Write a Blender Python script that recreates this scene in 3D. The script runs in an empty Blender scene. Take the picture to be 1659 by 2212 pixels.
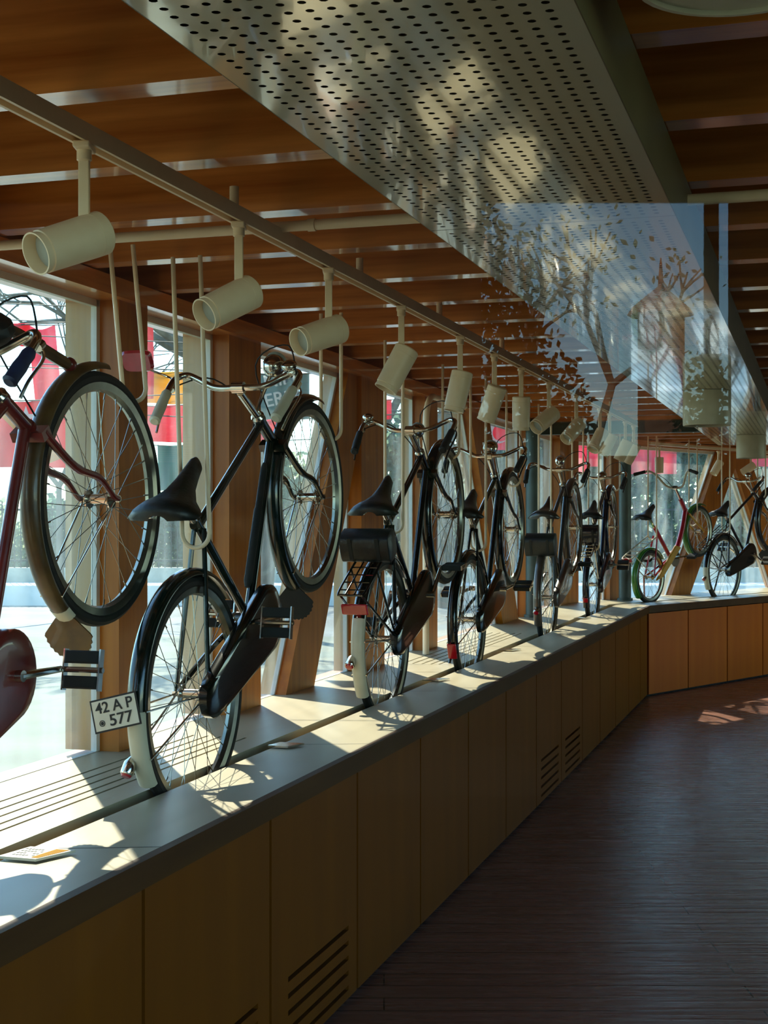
import bpy, math, random
from math import sin, cos, pi, radians, sqrt, atan2
from mathutils import Vector, Matrix, Euler
random.seed(7)
S = bpy.context.scene
COL = S.collection
W_, H_, F_, HOR = 1659, 2212, 3035.0, 1124.0
# ------------------------------------------------------------------ camera
cam = bpy.data.cameras.new('camera'); camo = bpy.data.objects.new('camera', cam); COL.objects.link(camo)
camo.location = (0, 0, 1.55); camo.rotation_euler = (pi / 2, 0, 0)
cam.sensor_fit = 'VERTICAL'; cam.sensor_height = 36.0; cam.lens = F_ / H_ * 36.0
cam.shift_y = (HOR - H_ / 2) / H_
cam.clip_start = 0.05; cam.clip_end = 400
S.camera = camo
# ------------------------------------------------------------------ world, sun, exposure
SUN_AZ = atan2(-0.33, 1.0)      # direction towards the sun, in plan
SUN_EL = radians(41.5)
w = bpy.data.worlds.new('world'); S.world = w; w.use_nodes = True
nt = w.node_tree; nt.nodes.clear()
sk = nt.nodes.new('ShaderNodeTexSky'); sk.sky_type = 'NISHITA'; sk.sun_disc = False
sk.sun_elevation = SUN_EL; sk.sun_rotation = SUN_AZ; sk.air_density = 1.0; sk.dust_density = 0.05; sk.ozone_density = 2.0
bg = nt.nodes.new('ShaderNodeBackground'); bg.inputs[1].default_value = 0.14
wo = nt.nodes.new('ShaderNodeOutputWorld')
tn = nt.nodes.new('ShaderNodeMixRGB'); tn.blend_type = 'MULTIPLY'; tn.inputs[0].default_value = 1; tn.inputs[2].default_value = (.72, .95, .98, 1)
nt.links.new(sk.outputs[0], tn.inputs[1]); nt.links.new(tn.outputs[0], bg.inputs[0]); nt.links.new(bg.outputs[0], wo.inputs[0])
sun = bpy.data.lights.new('sun', 'SUN'); suno = bpy.data.objects.new('sun', sun); COL.objects.link(suno)
sun.energy = 2.9; sun.angle = radians(0.6); sun.color = (1.0, 0.92, 0.74)
sd = Vector((sin(SUN_AZ) * cos(SUN_EL), cos(SUN_AZ) * cos(SUN_EL), sin(SUN_EL)))
suno.rotation_euler = sd.to_track_quat('Z', 'Y').to_euler(); suno.location = (-6, 18, 12)
S.view_settings.view_transform = 'Standard'; S.view_settings.look = 'None'
S.view_settings.exposure = 2.0; S.view_settings.gamma = 1.0; S.view_settings.use_curve_mapping = False
try:
    S.cycles.use_denoising = True; S.cycles.max_bounces = 10; S.cycles.diffuse_bounces = 6
    S.cycles.transparent_max_bounces = 24; S.cycles.glossy_bounces = 4
    S.cycles.caustics_reflective = False; S.cycles.caustics_refractive = False; S.cycles.sample_clamp_indirect = 6
except Exception: pass
# ------------------------------------------------------------------ frames
TH = radians(17.2)
D1 = Vector((sin(TH), cos(TH), 0)); N1 = Vector((-cos(TH), sin(TH), 0))
def fr(s, q, z): return D1 * s + N1 * q + Vector((0, 0, z))
def s_at(x, q):           # s where a picture column meets the vertical plane q of the long wing
    Y = q / cos(TH) * F_ / (1770 - x); return (Y - q * sin(TH)) / cos(TH)
Q_FRONT, Q_G0, Q_G1, Q_BACK = 1.441, 1.722, 1.784, 2.226
CORNER = fr(s_at(1399, Q_FRONT), Q_FRONT, 0)
TH2 = radians(42.5)
D2 = Vector((sin(TH2), cos(TH2), 0)); N2 = Vector((-cos(TH2), sin(TH2), 0))
def fr2(t, q, z): return CORNER + D2 * t + N2 * q + Vector((0, 0, z))
def t_at(x, q):
    u = (x - 829.5) / F_; P = CORNER + N2 * q
    return (u * P.y - P.x) / (D2.x - u * D2.y)
BD = Q_BACK - Q_FRONT
Q1 = .863 * cos(TH)
# wall corner
_k = (Q_BACK - (CORNER + N2 * BD).dot(N1)) / D2.dot(N1)
WC = CORNER + N2 * BD + D2 * _k
S_WC = WC.dot(D1); T_WC = _k
BZ = 0.80; HEADZ = 2.265; JZ = 2.33
# ------------------------------------------------------------------ materials
def rgb(h):
    c = [int(h[i:i + 2], 16) / 255 for i in (0, 2, 4)]
    return tuple(((v / 12.92) if v < .04045 else ((v + .055) / 1.055) ** 2.4) for v in c) + (1,)
def mat(name, c1, c2=None, rough=.5, metal=0., scale=8., stretch=(1, 1, 1), bump=0., rot=0., detail=4., coat=0., trans=None, spec=.5, lo=.35, hi=.65, coord='Object'):
    m = bpy.data.materials.new(name); m.use_nodes = True; t = m.node_tree
    b = t.nodes['Principled BSDF']; b.inputs['Roughness'].default_value = rough; b.inputs['Metallic'].default_value = metal
    b.inputs['Coat Weight'].default_value = coat; b.inputs['Specular IOR Level'].default_value = spec
    c1 = rgb(c1) if isinstance(c1, str) else c1; c2 = c1 if c2 is None else (rgb(c2) if isinstance(c2, str) else c2)
    tc = t.nodes.new('ShaderNodeTexCoord'); mp = t.nodes.new('ShaderNodeMapping')
    mp.inputs['Scale'].default_value = stretch; mp.inputs['Rotation'].default_value = (0, 0, rot)
    mp.vector_type = 'POINT'
    no = t.nodes.new('ShaderNodeTexNoise'); no.inputs['Scale'].default_value = scale; no.inputs['Detail'].default_value = detail
    ra = t.nodes.new('ShaderNodeValToRGB'); ra.color_ramp.elements[0].color = c1; ra.color_ramp.elements[1].color = c2
    ra.color_ramp.elements[0].position = lo; ra.color_ramp.elements[1].position = hi
    t.links.new(tc.outputs[coord], mp.inputs[0]); t.links.new(mp.outputs[0], no.inputs['Vector'])
    t.links.new(no.outputs['Fac'], ra.inputs[0]); t.links.new(ra.outputs[0], b.inputs['Base Color'])
    if bump:
        bp = t.nodes.new('ShaderNodeBump'); bp.inputs['Strength'].default_value = bump; bp.inputs['Distance'].default_value = .01
        t.links.new(no.outputs['Fac'], bp.inputs['Height']); t.links.new(bp.outputs[0], b.inputs['Normal'])
    if trans:
        tr = t.nodes.new('ShaderNodeBsdfTranslucent'); mx = t.nodes.new('ShaderNodeMixShader'); mx.inputs[0].default_value = trans
        t.links.new(ra.outputs[0], tr.inputs[0]); t.links.new(b.outputs[0], mx.inputs[1]); t.links.new(tr.outputs[0], mx.inputs[2])
        t.links.new(mx.outputs[0], t.nodes['Material Output'].inputs[0])
    return m
def wood(name, c1, c2, axis, rough=.45, scale=3.0, rot=-TH, bump=.06, coat=0., spec=.4):
    st = {'x': (.6, 9, 9), 'y': (9, .6, 9), 'z': (9, 9, .6)}[axis]
    m = mat(name, c1, c2, rough, 0, scale, st, bump, rot, 6, coat, spec=spec, lo=.3, hi=.7)
    return m
M = {}
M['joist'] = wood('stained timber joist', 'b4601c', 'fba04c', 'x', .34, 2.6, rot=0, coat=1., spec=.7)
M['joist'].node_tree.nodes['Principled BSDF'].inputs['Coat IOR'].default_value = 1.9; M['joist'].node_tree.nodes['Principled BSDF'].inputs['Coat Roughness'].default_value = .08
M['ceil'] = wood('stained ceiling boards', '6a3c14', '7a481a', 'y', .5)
M['post'] = wood('oiled timber post', '9a5409', 'bc7018', 'z', .42, 2.5)
M['post2'] = wood('weathered outer timber', 'b08a52', 'c9a468', 'z', .6, 2.5)  # post timber made paler; reflected sunlight is put into the colour
M['bench'] = wood('pale laminate bench top', 'a89a7a', 'b4a686', 'y', .38, 1.4, bump=.03)
M['edge'] = wood('brown bench edge', '4c2c10', '5a3816', 'y', .55, 2, spec=.15)
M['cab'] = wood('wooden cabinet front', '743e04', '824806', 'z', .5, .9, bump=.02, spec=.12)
M['cab2'] = wood('wooden cabinet front warm', 'bc5602', 'ca6406', 'z', .45, .9, bump=.02, spec=.2)  # cabinet wood made brighter; light on the short wing is in the colour
M['dark'] = mat('dark void', '0a0806', rough=.9)
M['white'] = mat('cream powder coat', 'f2d6b0', 'f6dcb8', .42, scale=30)
M['white2'] = mat('white frame paint', 'dcd8cc', 'e4e0d6', .4, scale=20)
M['chrome'] = mat('chrome', 'c8c4b8', 'd8d4ca', .16, 1, scale=20)
M['alu'] = mat('aluminium rim', '7e7c70', '908e82', .28, 1, scale=20)
M['spoke'] = mat('spoke steel', '8a8a82', '9a9a92', .3, 1, scale=20)
M['rubber'] = mat('black rubber', '0d0e0c', '15160f', .75, scale=30)
M['black'] = mat('black enamel', '060a09', '090e0c', .18, scale=10, coat=.5)
M['green'] = mat('dark green enamel', '06130f', '0a1a15', .2, scale=10, coat=.5)
M['navy'] = mat('dark blue enamel', '070a18', '0a1022', .2, scale=10, coat=.5)
M['grey'] = mat('smoke grey enamel', '2a2a28', '3a3834', .3, .3, scale=10, coat=.4)
M['bronze'] = mat('bronze grey enamel', '4a4038', '5c5046', .3, .5, scale=10, coat=.4)
M['redf'] = mat('old red enamel', '5a1210', '74201a', .3, scale=10, coat=.4)
M['brown'] = mat('brown enamel', '3e2a10', '5c431c', .4, scale=14, coat=.3)
M['crimson'] = mat('crimson enamel', 'a4102a', 'b81a34', .25, scale=10, coat=.5)
M['yellow'] = mat('yellow enamel', 'c0861a', 'd09a28', .35, scale=10)
M['orange'] = mat('orange plastic', 'b8521a', 'c8602a', .4, scale=10)
M['leather'] = mat('black leather', '0b100e', '121815', .42, scale=60, bump=.15)
M['blue'] = mat('dark blue grip tape', '0c1a38', '122850', .5, scale=30)
M['cream'] = mat('cream fender paint', 'c4bda4', 'd2cbb4', .4, scale=14)
M['redlens'] = mat('red lens', '9c0c1c', 'b01626', .15, scale=20, coat=.8)
M['plate'] = mat('number plate white', 'cfc8b4', 'd8d2c0', .5, scale=20)
M['ink'] = mat('black paint', '100c0a', rough=.6)
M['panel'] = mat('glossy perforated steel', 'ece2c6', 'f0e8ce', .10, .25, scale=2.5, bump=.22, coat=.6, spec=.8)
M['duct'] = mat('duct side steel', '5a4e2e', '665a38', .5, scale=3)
M['drum'] = mat('drum lamp metal', 'd0c8ae', 'd8d0b8', .4, scale=20)
M['teal'] = mat('grey green steel', '3c4a48', '4a5a56', .5, .2, scale=6)
M['lens'] = mat('lamp lens glass', '9aa09a', 'b0b6ae', .12, scale=20, spec=.8)
M['floor'] = None
M['ground'] = mat('pale paving', '566052', '6a7566', .8, scale=.9, bump=.1, detail=8)
M['road'] = mat('grey road', '6d7270', '868b88', .85, scale=.8)
M['snow'] = mat('pale kerb', 'd6dcd8', 'ecefec', .8, scale=2)
M['bank'] = mat('rough grass bank', '4c5238', '78785c', .9, scale=6, bump=.4)
M['iron'] = mat('iron fence', '1c2422', '26302d', .6, scale=10)
M['bark'] = mat('tree bark', '5a564c', '7d776a', .9, scale=7, stretch=(1, 1, .3), bump=.4)
M['concrete'] = mat('grey concrete', 'a2a69c', 'b4b8ac', .85, scale=4)
M['leaf'] = mat('evergreen leaves', '567060', '8aa58c', .7, scale=3, trans=.65)  # outdoor haze is put into the pale leaf colour
M['leaf2'] = mat('olive leaves', '93a080', 'bcc8a6', .7, scale=3, trans=.65)  # paler than the foliage itself, with haze mixed into the colour
M['redcloth'] = mat('red cloth', 'd01030', 'd81c38', .8, scale=5, trans=.6)
M['redcloth2'] = mat('faded red cloth', 'e0405a', 'e86a80', .8, scale=5, trans=.6)  # lighter and pinker than the other red cloth
M['yelcloth'] = mat('yellow cloth', 'e0b020', 'e8c040', .8, scale=5, trans=.6)
M['tealcloth'] = mat('teal cloth', '207a78', '2c8a86', .8, scale=5, trans=.6)
M['greycloth'] = mat('grey green banner', '5a7a78', '6a8a86', .8, scale=5, trans=.4)
M['whitecloth'] = mat('white cloth', 'e8e8e0', 'f0f0ea', .8, scale=5, trans=.5)
M['brick'] = mat('brown brick', '6a3e28', '86543a', .9, scale=5)
M['stucco'] = mat('cream stucco', 'b0a078', 'c4b48c', .9, scale=3)
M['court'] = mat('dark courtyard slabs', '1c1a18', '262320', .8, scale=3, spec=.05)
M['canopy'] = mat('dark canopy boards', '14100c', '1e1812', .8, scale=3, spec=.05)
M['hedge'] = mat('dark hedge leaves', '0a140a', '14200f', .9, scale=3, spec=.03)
M['tile'] = mat('terracotta roof', '8a4a2e', '9c5a3a', .8, scale=6)
def floor_mat():
    m = bpy.data.materials.new('dark floor boards'); m.use_nodes = True; t = m.node_tree; b = t.nodes['Principled BSDF']
    tc = t.nodes.new('ShaderNodeTexCoord'); mp = t.nodes.new('ShaderNodeMapping')
    br = t.nodes.new('ShaderNodeTexBrick'); br.inputs['Scale'].default_value = 1
    br.inputs['Brick Width'].default_value = 2.4; br.inputs['Row Height'].default_value = .12; br.inputs['Mortar Size'].default_value = .003
    br.inputs['Color1'].default_value = rgb('9c6a58'); br.inputs['Color2'].default_value = rgb('a87866'); br.inputs['Mortar'].default_value = rgb('1e130e')
    t.links.new(tc.outputs['Object'], mp.inputs[0]); mp.inputs['Rotation'].default_value = (0, 0, 0)
    t.links.new(mp.outputs[0], br.inputs['Vector'])
    mp2 = t.nodes.new('ShaderNodeMapping'); mp2.inputs['Scale'].default_value = (.5, 9, 1); t.links.new(tc.outputs['Object'], mp2.inputs[0])
    no = t.nodes.new('ShaderNodeTexNoise'); no.inputs['Scale'].default_value = 3; no.inputs['Detail'].default_value = 8
    t.links.new(mp2.outputs[0], no.inputs['Vector'])
    mx = t.nodes.new('ShaderNodeMixRGB'); mx.blend_type = 'MULTIPLY'; mx.inputs[0].default_value = .5
    t.links.new(br.outputs['Color'], mx.inputs[1]); t.links.new(no.outputs['Fac'], mx.inputs[2]); t.links.new(mx.outputs[0], b.inputs['Base Color'])
    mr = t.nodes.new('ShaderNodeMapRange'); mr.inputs['To Min'].default_value = .12; mr.inputs['To Max'].default_value = .42
    t.links.new(no.outputs['Fac'], mr.inputs[0]); t.links.new(mr.outputs[0], b.inputs['Roughness'])
    bp = t.nodes.new('ShaderNodeBump'); bp.inputs['Strength'].default_value = .5; bp.inputs['Distance'].default_value = .012
    ad = t.nodes.new('ShaderNodeMath'); ad.operation = 'SUBTRACT'
    t.links.new(no.outputs['Fac'], ad.inputs[0]); t.links.new(br.outputs['Fac'], ad.inputs[1])
    t.links.new(ad.outputs[0], bp.inputs['Height']); t.links.new(bp.outputs[0], b.inputs['Normal'])
    return m
M['floor'] = floor_mat()
def glass_mat(name, ior=1.5, tint=(1, 1, 1, 1)):      # thin pane: transmits straight through, reflects by Fresnel
    m = bpy.data.materials.new(name); m.use_nodes = True; t = m.node_tree; t.nodes.clear()
    o = t.nodes.new('ShaderNodeOutputMaterial'); lw = t.nodes.new('ShaderNodeLayerWeight'); lw.inputs[0].default_value = .5
    pw = t.nodes.new('ShaderNodeMath'); pw.operation = 'POWER'; pw.inputs[1].default_value = 5.0; t.links.new(lw.outputs['Facing'], pw.inputs[0])
    r0 = ((ior - 1) / (ior + 1)) ** 2
    fz = t.nodes.new('ShaderNodeMath'); fz.operation = 'MULTIPLY_ADD'; fz.inputs[1].default_value = 1 - r0; fz.inputs[2].default_value = r0; t.links.new(pw.outputs[0], fz.inputs[0])
    tr = t.nodes.new('ShaderNodeBsdfTransparent'); tr.inputs[0].default_value = tint
    gl = t.nodes.new('ShaderNodeBsdfGlossy'); gl.inputs['Roughness'].default_value = 0.0
    mx = t.nodes.new('ShaderNodeMixShader')
    t.links.new(fz.outputs[0], mx.inputs[0]); t.links.new(tr.outputs[0], mx.inputs[1]); t.links.new(gl.outputs[0], mx.inputs[2]); t.links.new(mx.outputs[0], o.inputs[0])
    return m
M['glass'] = glass_mat('window glass', 1.35, (.97, .99, .985, 1))
def dusty(m, lo, hi):      # film of dust and smears on the panes, brighter where sun strikes it
    t = m.node_tree; o = [n for n in t.nodes if n.type == 'OUTPUT_MATERIAL'][0]; src = o.inputs[0].links[0].from_socket
    tc = t.nodes.new('ShaderNodeTexCoord'); mp = t.nodes.new('ShaderNodeMapping'); mp.inputs['Scale'].default_value = (2.2, 2.2, .35); no = t.nodes.new('ShaderNodeTexNoise'); no.inputs['Scale'].default_value = 3; no.inputs['Detail'].default_value = 7
    mr = t.nodes.new('ShaderNodeMapRange'); mr.inputs['From Min'].default_value = .35; mr.inputs['From Max'].default_value = .7; mr.inputs['To Min'].default_value = lo; mr.inputs['To Max'].default_value = hi
    tr = t.nodes.new('ShaderNodeBsdfTranslucent'); tr.inputs[0].default_value = (.86, .95, .93, 1); mx = t.nodes.new('ShaderNodeMixShader')
    t.links.new(tc.outputs['Object'], mp.inputs[0]); t.links.new(mp.outputs[0], no.inputs['Vector']); t.links.new(no.outputs['Fac'], mr.inputs[0]); t.links.new(mr.outputs[0], mx.inputs[0])
    t.links.new(src, mx.inputs[1]); t.links.new(tr.outputs[0], mx.inputs[2]); t.links.new(mx.outputs[0], o.inputs[0])
dusty(M['glass'], .01, .10)
# ------------------------------------------------------------------ mesh builder
class MB:
    def __init__(s): s.v = []; s.f = []
    def add(s, vs, fs):
        n = len(s.v); s.v += [tuple(v) for v in vs]; s.f += [tuple(i + n for i in f) for f in fs]; return s
    def hexa(s, p):       # 8 points: bottom loop 0-3, top loop 4-7
        return s.add(p, [(3, 2, 1, 0), (4, 5, 6, 7), (0, 1, 5, 4), (1, 2, 6, 5), (2, 3, 7, 6), (3, 0, 4, 7)])
    def box(s, a, b, F=None):
        F = F or (lambda x, y, z: Vector((x, y, z)))
        x0, y0, z0 = a; x1, y1, z1 = b
        return s.hexa([F(x0, y0, z0), F(x1, y0, z0), F(x1, y1, z0), F(x0, y1, z0), F(x0, y0, z1), F(x1, y0, z1), F(x1, y1, z1), F(x0, y1, z1)])
    def prism(s, loop, off):     # loop of points, extruded by a vector
        n = len(loop); off = Vector(off); vs = [Vector(p) for p in loop] + [Vector(p) + off for p in loop]
        return s.add(vs, [tuple(range(n))[::-1], tuple(range(n, 2 * n))] + [(i, (i + 1) % n, (i + 1) % n + n, i + n) for i in range(n)])
    def tube(s, path, r, n=8, closed=False, cap=True):
        P = [Vector(p) for p in path]; m = len(P); R = r if isinstance(r, (list, tuple)) else [r] * m
        vs = []; up = None
        for i in range(m):
            a = P[(i - 1) % m] if (closed or i) else P[i]; b = P[(i + 1) % m] if (closed or i < m - 1) else P[i]
            t = (b - a).normalized()
            if up is None:
                up = Vector((0, 0, 1)) if abs(t.z) < .9 else Vector((1, 0, 0))
            x = up - t * up.dot(t)
            if x.length < 1e-6: x = t.orthogonal()
            x.normalize(); up = x; y = t.cross(x)
            for k in range(n):
                an = 2 * pi * k / n; vs.append(P[i] + (x * cos(an) + y * sin(an)) * R[i])
        fs = []
        for i in range(m if closed else m - 1):
            j = (i + 1) % m
            for k in range(n): fs.append((i * n + k, i * n + (k + 1) % n, j * n + (k + 1) % n, j * n + k))
        if cap and not closed: fs += [tuple(range(n))[::-1], tuple(range((m - 1) * n, m * n))]
        return s.add(vs, fs)
    def lathe(s, prof, o, ax, n=24, cap=True):   # prof: (distance along axis, radius)
        o = Vector(o); ax = Vector(ax).normalized(); x = ax.orthogonal().normalized(); y = ax.cross(x); vs = []
        for h, r in prof:
            for k in range(n):
                an = 2 * pi * k / n; vs.append(o + ax * h + (x * cos(an) + y * sin(an)) * r)
        m = len(prof); fs = [(i * n + k, i * n + (k + 1) % n, (i + 1) * n + (k + 1) % n, (i + 1) * n + k) for i in range(m - 1) for k in range(n)]
        if cap: fs += [tuple(range(n))[::-1], tuple(range((m - 1) * n, m * n))]
        return s.add(vs, fs)
    def sphere(s, c, r, n=14, sc=(1, 1, 1)):
        c = Vector(c); vs = []; m = n // 2
        for i in range(m + 1):
            ph = pi * i / m
            for k in range(n):
                an = 2 * pi * k / n; rr = max(sin(ph), 1e-3) * r
                vs.append(c + Vector((cos(an) * rr * sc[0], sin(an) * rr * sc[1], cos(ph) * r * sc[2])))
        return s.add(vs, [(i * n + k, (i + 1) * n + k, (i + 1) * n + (k + 1) % n, i * n + (k + 1) % n) for i in range(m) for k in range(n)])
    def loft(s, secs, closed=True, cap=True):
        n = len(secs[0]); vs = [p for q in secs for p in q]; fs = []
        for i in range(len(secs) - 1):
            for k in range(n if closed else n - 1): fs.append((i * n + k, i * n + (k + 1) % n, (i + 1) * n + (k + 1) % n, (i + 1) * n + k))
        if cap and closed: fs += [tuple(range(n))[::-1], tuple(range((len(secs) - 1) * n, len(secs) * n))]
        return s.add(vs, fs)
    def build(s, name, m, parent=None, smooth=True, bevel=0, ang=35, kind=None, label=None, base=None):
        me = bpy.data.meshes.new(name)
        vs = s.v
        if base is not None: vs = [tuple(Vector(v) - Vector(base)) for v in vs]
        me.from_pydata(vs, [], s.f); me.materials.append(M[m] if isinstance(m, str) else m)
        if smooth:
            me.shade_smooth(); me.set_sharp_from_angle(angle=radians(ang))
        me.update()
        o = bpy.data.objects.new(name, me); COL.objects.link(o)
        if base is not None: o.location = base
        if parent is not None: o.parent = parent
        if bevel:
            b = o.modifiers.new('b', 'BEVEL'); b.width = bevel; b.segments = 2; b.limit_method = 'ANGLE'
        if kind: o['kind'] = kind
        if label: o['label'] = label
        return o
def crv(pts, n=6, closed=False):
    P = [Vector(p) for p in pts]; out = []; m = len(P)
    for i in range(m if closed else m - 1):
        if closed: a, b, c, d = P[i - 1], P[i], P[(i + 1) % m], P[(i + 2) % m]
        else: a, b, c, d = P[max(i - 1, 0)], P[i], P[i + 1], P[min(i + 2, m - 1)]
        for k in range(n):
            t = k / n
            out.append(.5 * ((2 * b) + (c - a) * t + (2 * a - 5 * b + 4 * c - d) * t * t + (3 * b - a - 3 * c + d) * t ** 3))
    if not closed: out.append(P[-1])
    return out
def tag(o, label, cat, group=None, kind=None):
    o['label'] = label; o['category'] = cat
    if group: o['group'] = group
    if kind: o['kind'] = kind
    return o
def empty(name, loc=(0, 0, 0), rot=None):
    o = bpy.data.objects.new(name, None); COL.objects.link(o); o.location = loc; o.empty_display_size = .05
    if rot is not None:
        if isinstance(rot, Matrix): o.rotation_euler = rot.to_euler()
        else: o.rotation_euler = rot
    return o
def copy_tree(o, parent=None):
    c = o.copy(); COL.objects.link(c); c.parent = parent
    for ch in list(o.children): copy_tree(ch, c)
    return c
def struct(o): o['kind'] = 'structure'; return o
def pix(x, y, Y): return Vector(((x - 829.5) / F_ * Y, Y, 1.55 + (HOR - y) / F_ * Y))
def framed(name, mb, m, O, X, Yv, Zv, parent=None, **k):
    """object whose local axes are X,Y,Z so stretched wood grain follows it"""
    R = Matrix((X, Yv, Zv)).transposed().to_4x4(); R.translation = O; inv = R.inverted()
    mb.v = [tuple(inv @ Vector(v)) for v in mb.v]
    o = mb.build(name, m, parent, **k); o.matrix_world = R; return o
ZV = Vector((0, 0, 1))
# ================================================================== SETTING
FL = MB().add([fr(-1, 2.45, 0), fr(-1, -6, 0), fr(26, -6, 0), fr(26, 2.45, 0), fr(-1, 2.45, -.2), fr(-1, -6, -.2), fr(26, -6, -.2), fr(26, 2.45, -.2)], [(0, 1, 2, 3), (7, 6, 5, 4), (0, 4, 5, 1), (1, 5, 6, 2), (2, 6, 7, 3), (3, 7, 4, 0)])
# interior floor polygon (inside both window walls)
NEARY = 0.95
def at_near(q):      # point on plane q of the long wing at y = NEARY
    s = (NEARY - q * N1.y) / D1.y; return s
E2 = 7.0
poly = [fr(at_near(Q_BACK + .15), Q_BACK + .15, 0), WC + N1 * .15 + D1 * .05, fr2(E2, BD + .15, 0), fr2(E2, -5, 0), Vector((4.6, NEARY, 0))]
poly = [Vector((p.x, p.y, 0)) for p in poly]
fl = MB().prism([p - Vector((0, 0, .2)) for p in poly], (0, 0, .2)).build('floor', 'floor', smooth=False); struct(fl)
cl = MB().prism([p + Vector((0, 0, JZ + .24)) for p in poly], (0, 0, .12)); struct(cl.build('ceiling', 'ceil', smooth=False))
# joists (perpendicular to the long wing)
k = 0; s = 1.83 - .515
while s < 17.5:
    qa = Q_BACK + .10
    if s > S_WC - .2:      # clip by the second wing's window wall
        P = fr(s, 0, 0); A = fr2(0, BD + .08, 0)
        qa = (A - P).dot(N2) / N1.dot(N2)
    sb = s - .075
    qb = -4.2
    s0 = max(0, 0)
    # near end clipped by the front wall plane
    ys = sb * D1.y + qb * N1.y
    if ys < NEARY + .1: qb = (NEARY + .12 - sb * D1.y) / N1.y
    if qa > qb + .2:
        mb = MB().box((sb, qb, JZ), (s, qa, JZ + .24), fr)
        o = framed('trim_%d' % (k + 1), mb, 'joist', fr(sb, qa, JZ), N1 * -1, D1, ZV * -1 if False else ZV, smooth=False)
        struct(o)
    k += 1; s += .515
TRIM = [k]
def trim(): TRIM[0] += 1; return 'trim_%d' % TRIM[0]
# header over the windows of both wings
sN = at_near(Q_BACK) + .05
struct(framed(trim(), MB().box((sN, Q_BACK - .09, HEADZ), (S_WC + .05, Q_BACK + .14, JZ - .004), fr), 'joist', fr(sN, Q_BACK, HEADZ), D1, N1, ZV, smooth=False))
struct(framed(trim(), MB().box((T_WC, BD - .09, HEADZ), (E2, BD + .14, JZ - .004), fr2), 'joist', fr2(0, BD, HEADZ), D2, N2, ZV, smooth=False))
# roof edge outside above the header
struct(MB().box((sN, Q_BACK + .10, JZ), (S_WC + .3, Q_BACK + .22, JZ + .36), fr).build(trim(), 'post', smooth=False))
struct(MB().box((T_WC, BD + .10, JZ), (E2, BD + .22, JZ + .36), fr2).build(trim(), 'post', smooth=False))
# wall below the windows (behind the bench)
struct(MB().box((sN, Q_BACK + .03, 0), (S_WC + .05, Q_BACK + .16, BZ - .02), fr).build('wall_left', 'post', smooth=False))
struct(MB().box((T_WC, BD + .03, 0), (E2, BD + .16, BZ - .02), fr2).build('wall_back', 'post', smooth=False))
# far and right walls (out of the picture, they keep the room dark but for one added opening)
pr = [fr2(E2, BD + .15, 0), fr2(E2, -5, 0)]
struct(MB().hexa([pr[0], pr[1], pr[1] + D2 * .15, pr[0] + D2 * .15] + [p + ZV * (JZ + .3) for p in (pr[0], pr[1], pr[1] + D2 * .15, pr[0] + D2 * .15)]).build('wall_far', 'ceil', smooth=False))
pr = [fr2(E2, -5, 0), Vector((4.6, NEARY, 0)), Vector((4.8, NEARY, 0)), fr2(E2 + .2, -5.1, 0)]
pr = [Vector((p.x, p.y, 0)) for p in pr]
pf = pr; a_ = pf[0].lerp(pf[1], .52); b_ = pf[3].lerp(pf[2], .52); pr = [a_, pf[1], pf[2], b_]
qr = [pf[0], a_, b_, pf[3]]
struct(MB().hexa(qr + [p + ZV * .35 for p in qr]).hexa([p + ZV * 2.25 for p in qr] + [p + ZV * (JZ + .3) for p in qr]).build('wall_right_far', 'ceil', smooth=False))  # unseen opening added between the bands to daylight cabinets and floor
struct(MB().hexa(pr + [p + ZV * (JZ + .3) for p in pr]).build('wall_right', 'ceil', smooth=False))
# posts: (s range bottom, s range top, q0, q1)
def wallpost(F, X, N, b0, b1, t0, t1, q0, q1, m='post', z0=BZ, z1=HEADZ):
    mb = MB().hexa([F(b0, q0, z0), F(b1, q0, z0), F(b1, q1, z0), F(b0, q1, z0), F(t0, q0, z1), F(t1, q0, z1), F(t1, q1, z1), F(t0, q1, z1)])
    struct(framed(trim(), mb, m, F(b0, q0, z0), X, N, ZV, smooth=False))
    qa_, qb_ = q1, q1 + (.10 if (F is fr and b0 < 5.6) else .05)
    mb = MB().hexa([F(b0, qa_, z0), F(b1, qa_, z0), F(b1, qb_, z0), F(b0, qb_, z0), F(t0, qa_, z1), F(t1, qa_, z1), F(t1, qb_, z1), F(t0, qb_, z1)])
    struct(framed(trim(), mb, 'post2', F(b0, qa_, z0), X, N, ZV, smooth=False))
QI, QO = Q_BACK - .06, Q_BACK + .035
sw = lambda x: s_at(x, Q_BACK)
posts1 = [(222, 285, 0), (465, 535, 0), (757, 808, 0), (897, 925, 0), (1122, 1136, 0)]
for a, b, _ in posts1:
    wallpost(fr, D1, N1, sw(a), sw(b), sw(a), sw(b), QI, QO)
s_post0 = sw(222) - 1.32
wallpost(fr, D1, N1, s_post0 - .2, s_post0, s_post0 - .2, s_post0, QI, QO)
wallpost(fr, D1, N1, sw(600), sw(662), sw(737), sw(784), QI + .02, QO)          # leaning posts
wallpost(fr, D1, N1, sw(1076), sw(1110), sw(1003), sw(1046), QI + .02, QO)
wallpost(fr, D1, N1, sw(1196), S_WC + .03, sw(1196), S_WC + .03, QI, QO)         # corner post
tw = lambda x: t_at(x, BD)
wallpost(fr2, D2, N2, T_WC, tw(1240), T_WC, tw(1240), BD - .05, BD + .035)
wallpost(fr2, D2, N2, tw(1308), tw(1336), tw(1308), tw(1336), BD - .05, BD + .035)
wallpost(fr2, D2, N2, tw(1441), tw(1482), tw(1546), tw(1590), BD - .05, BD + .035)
wallpost(fr2, D2, N2, tw(1668), tw(1710), tw(1572), tw(1612), BD - .03, BD + .035)
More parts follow.
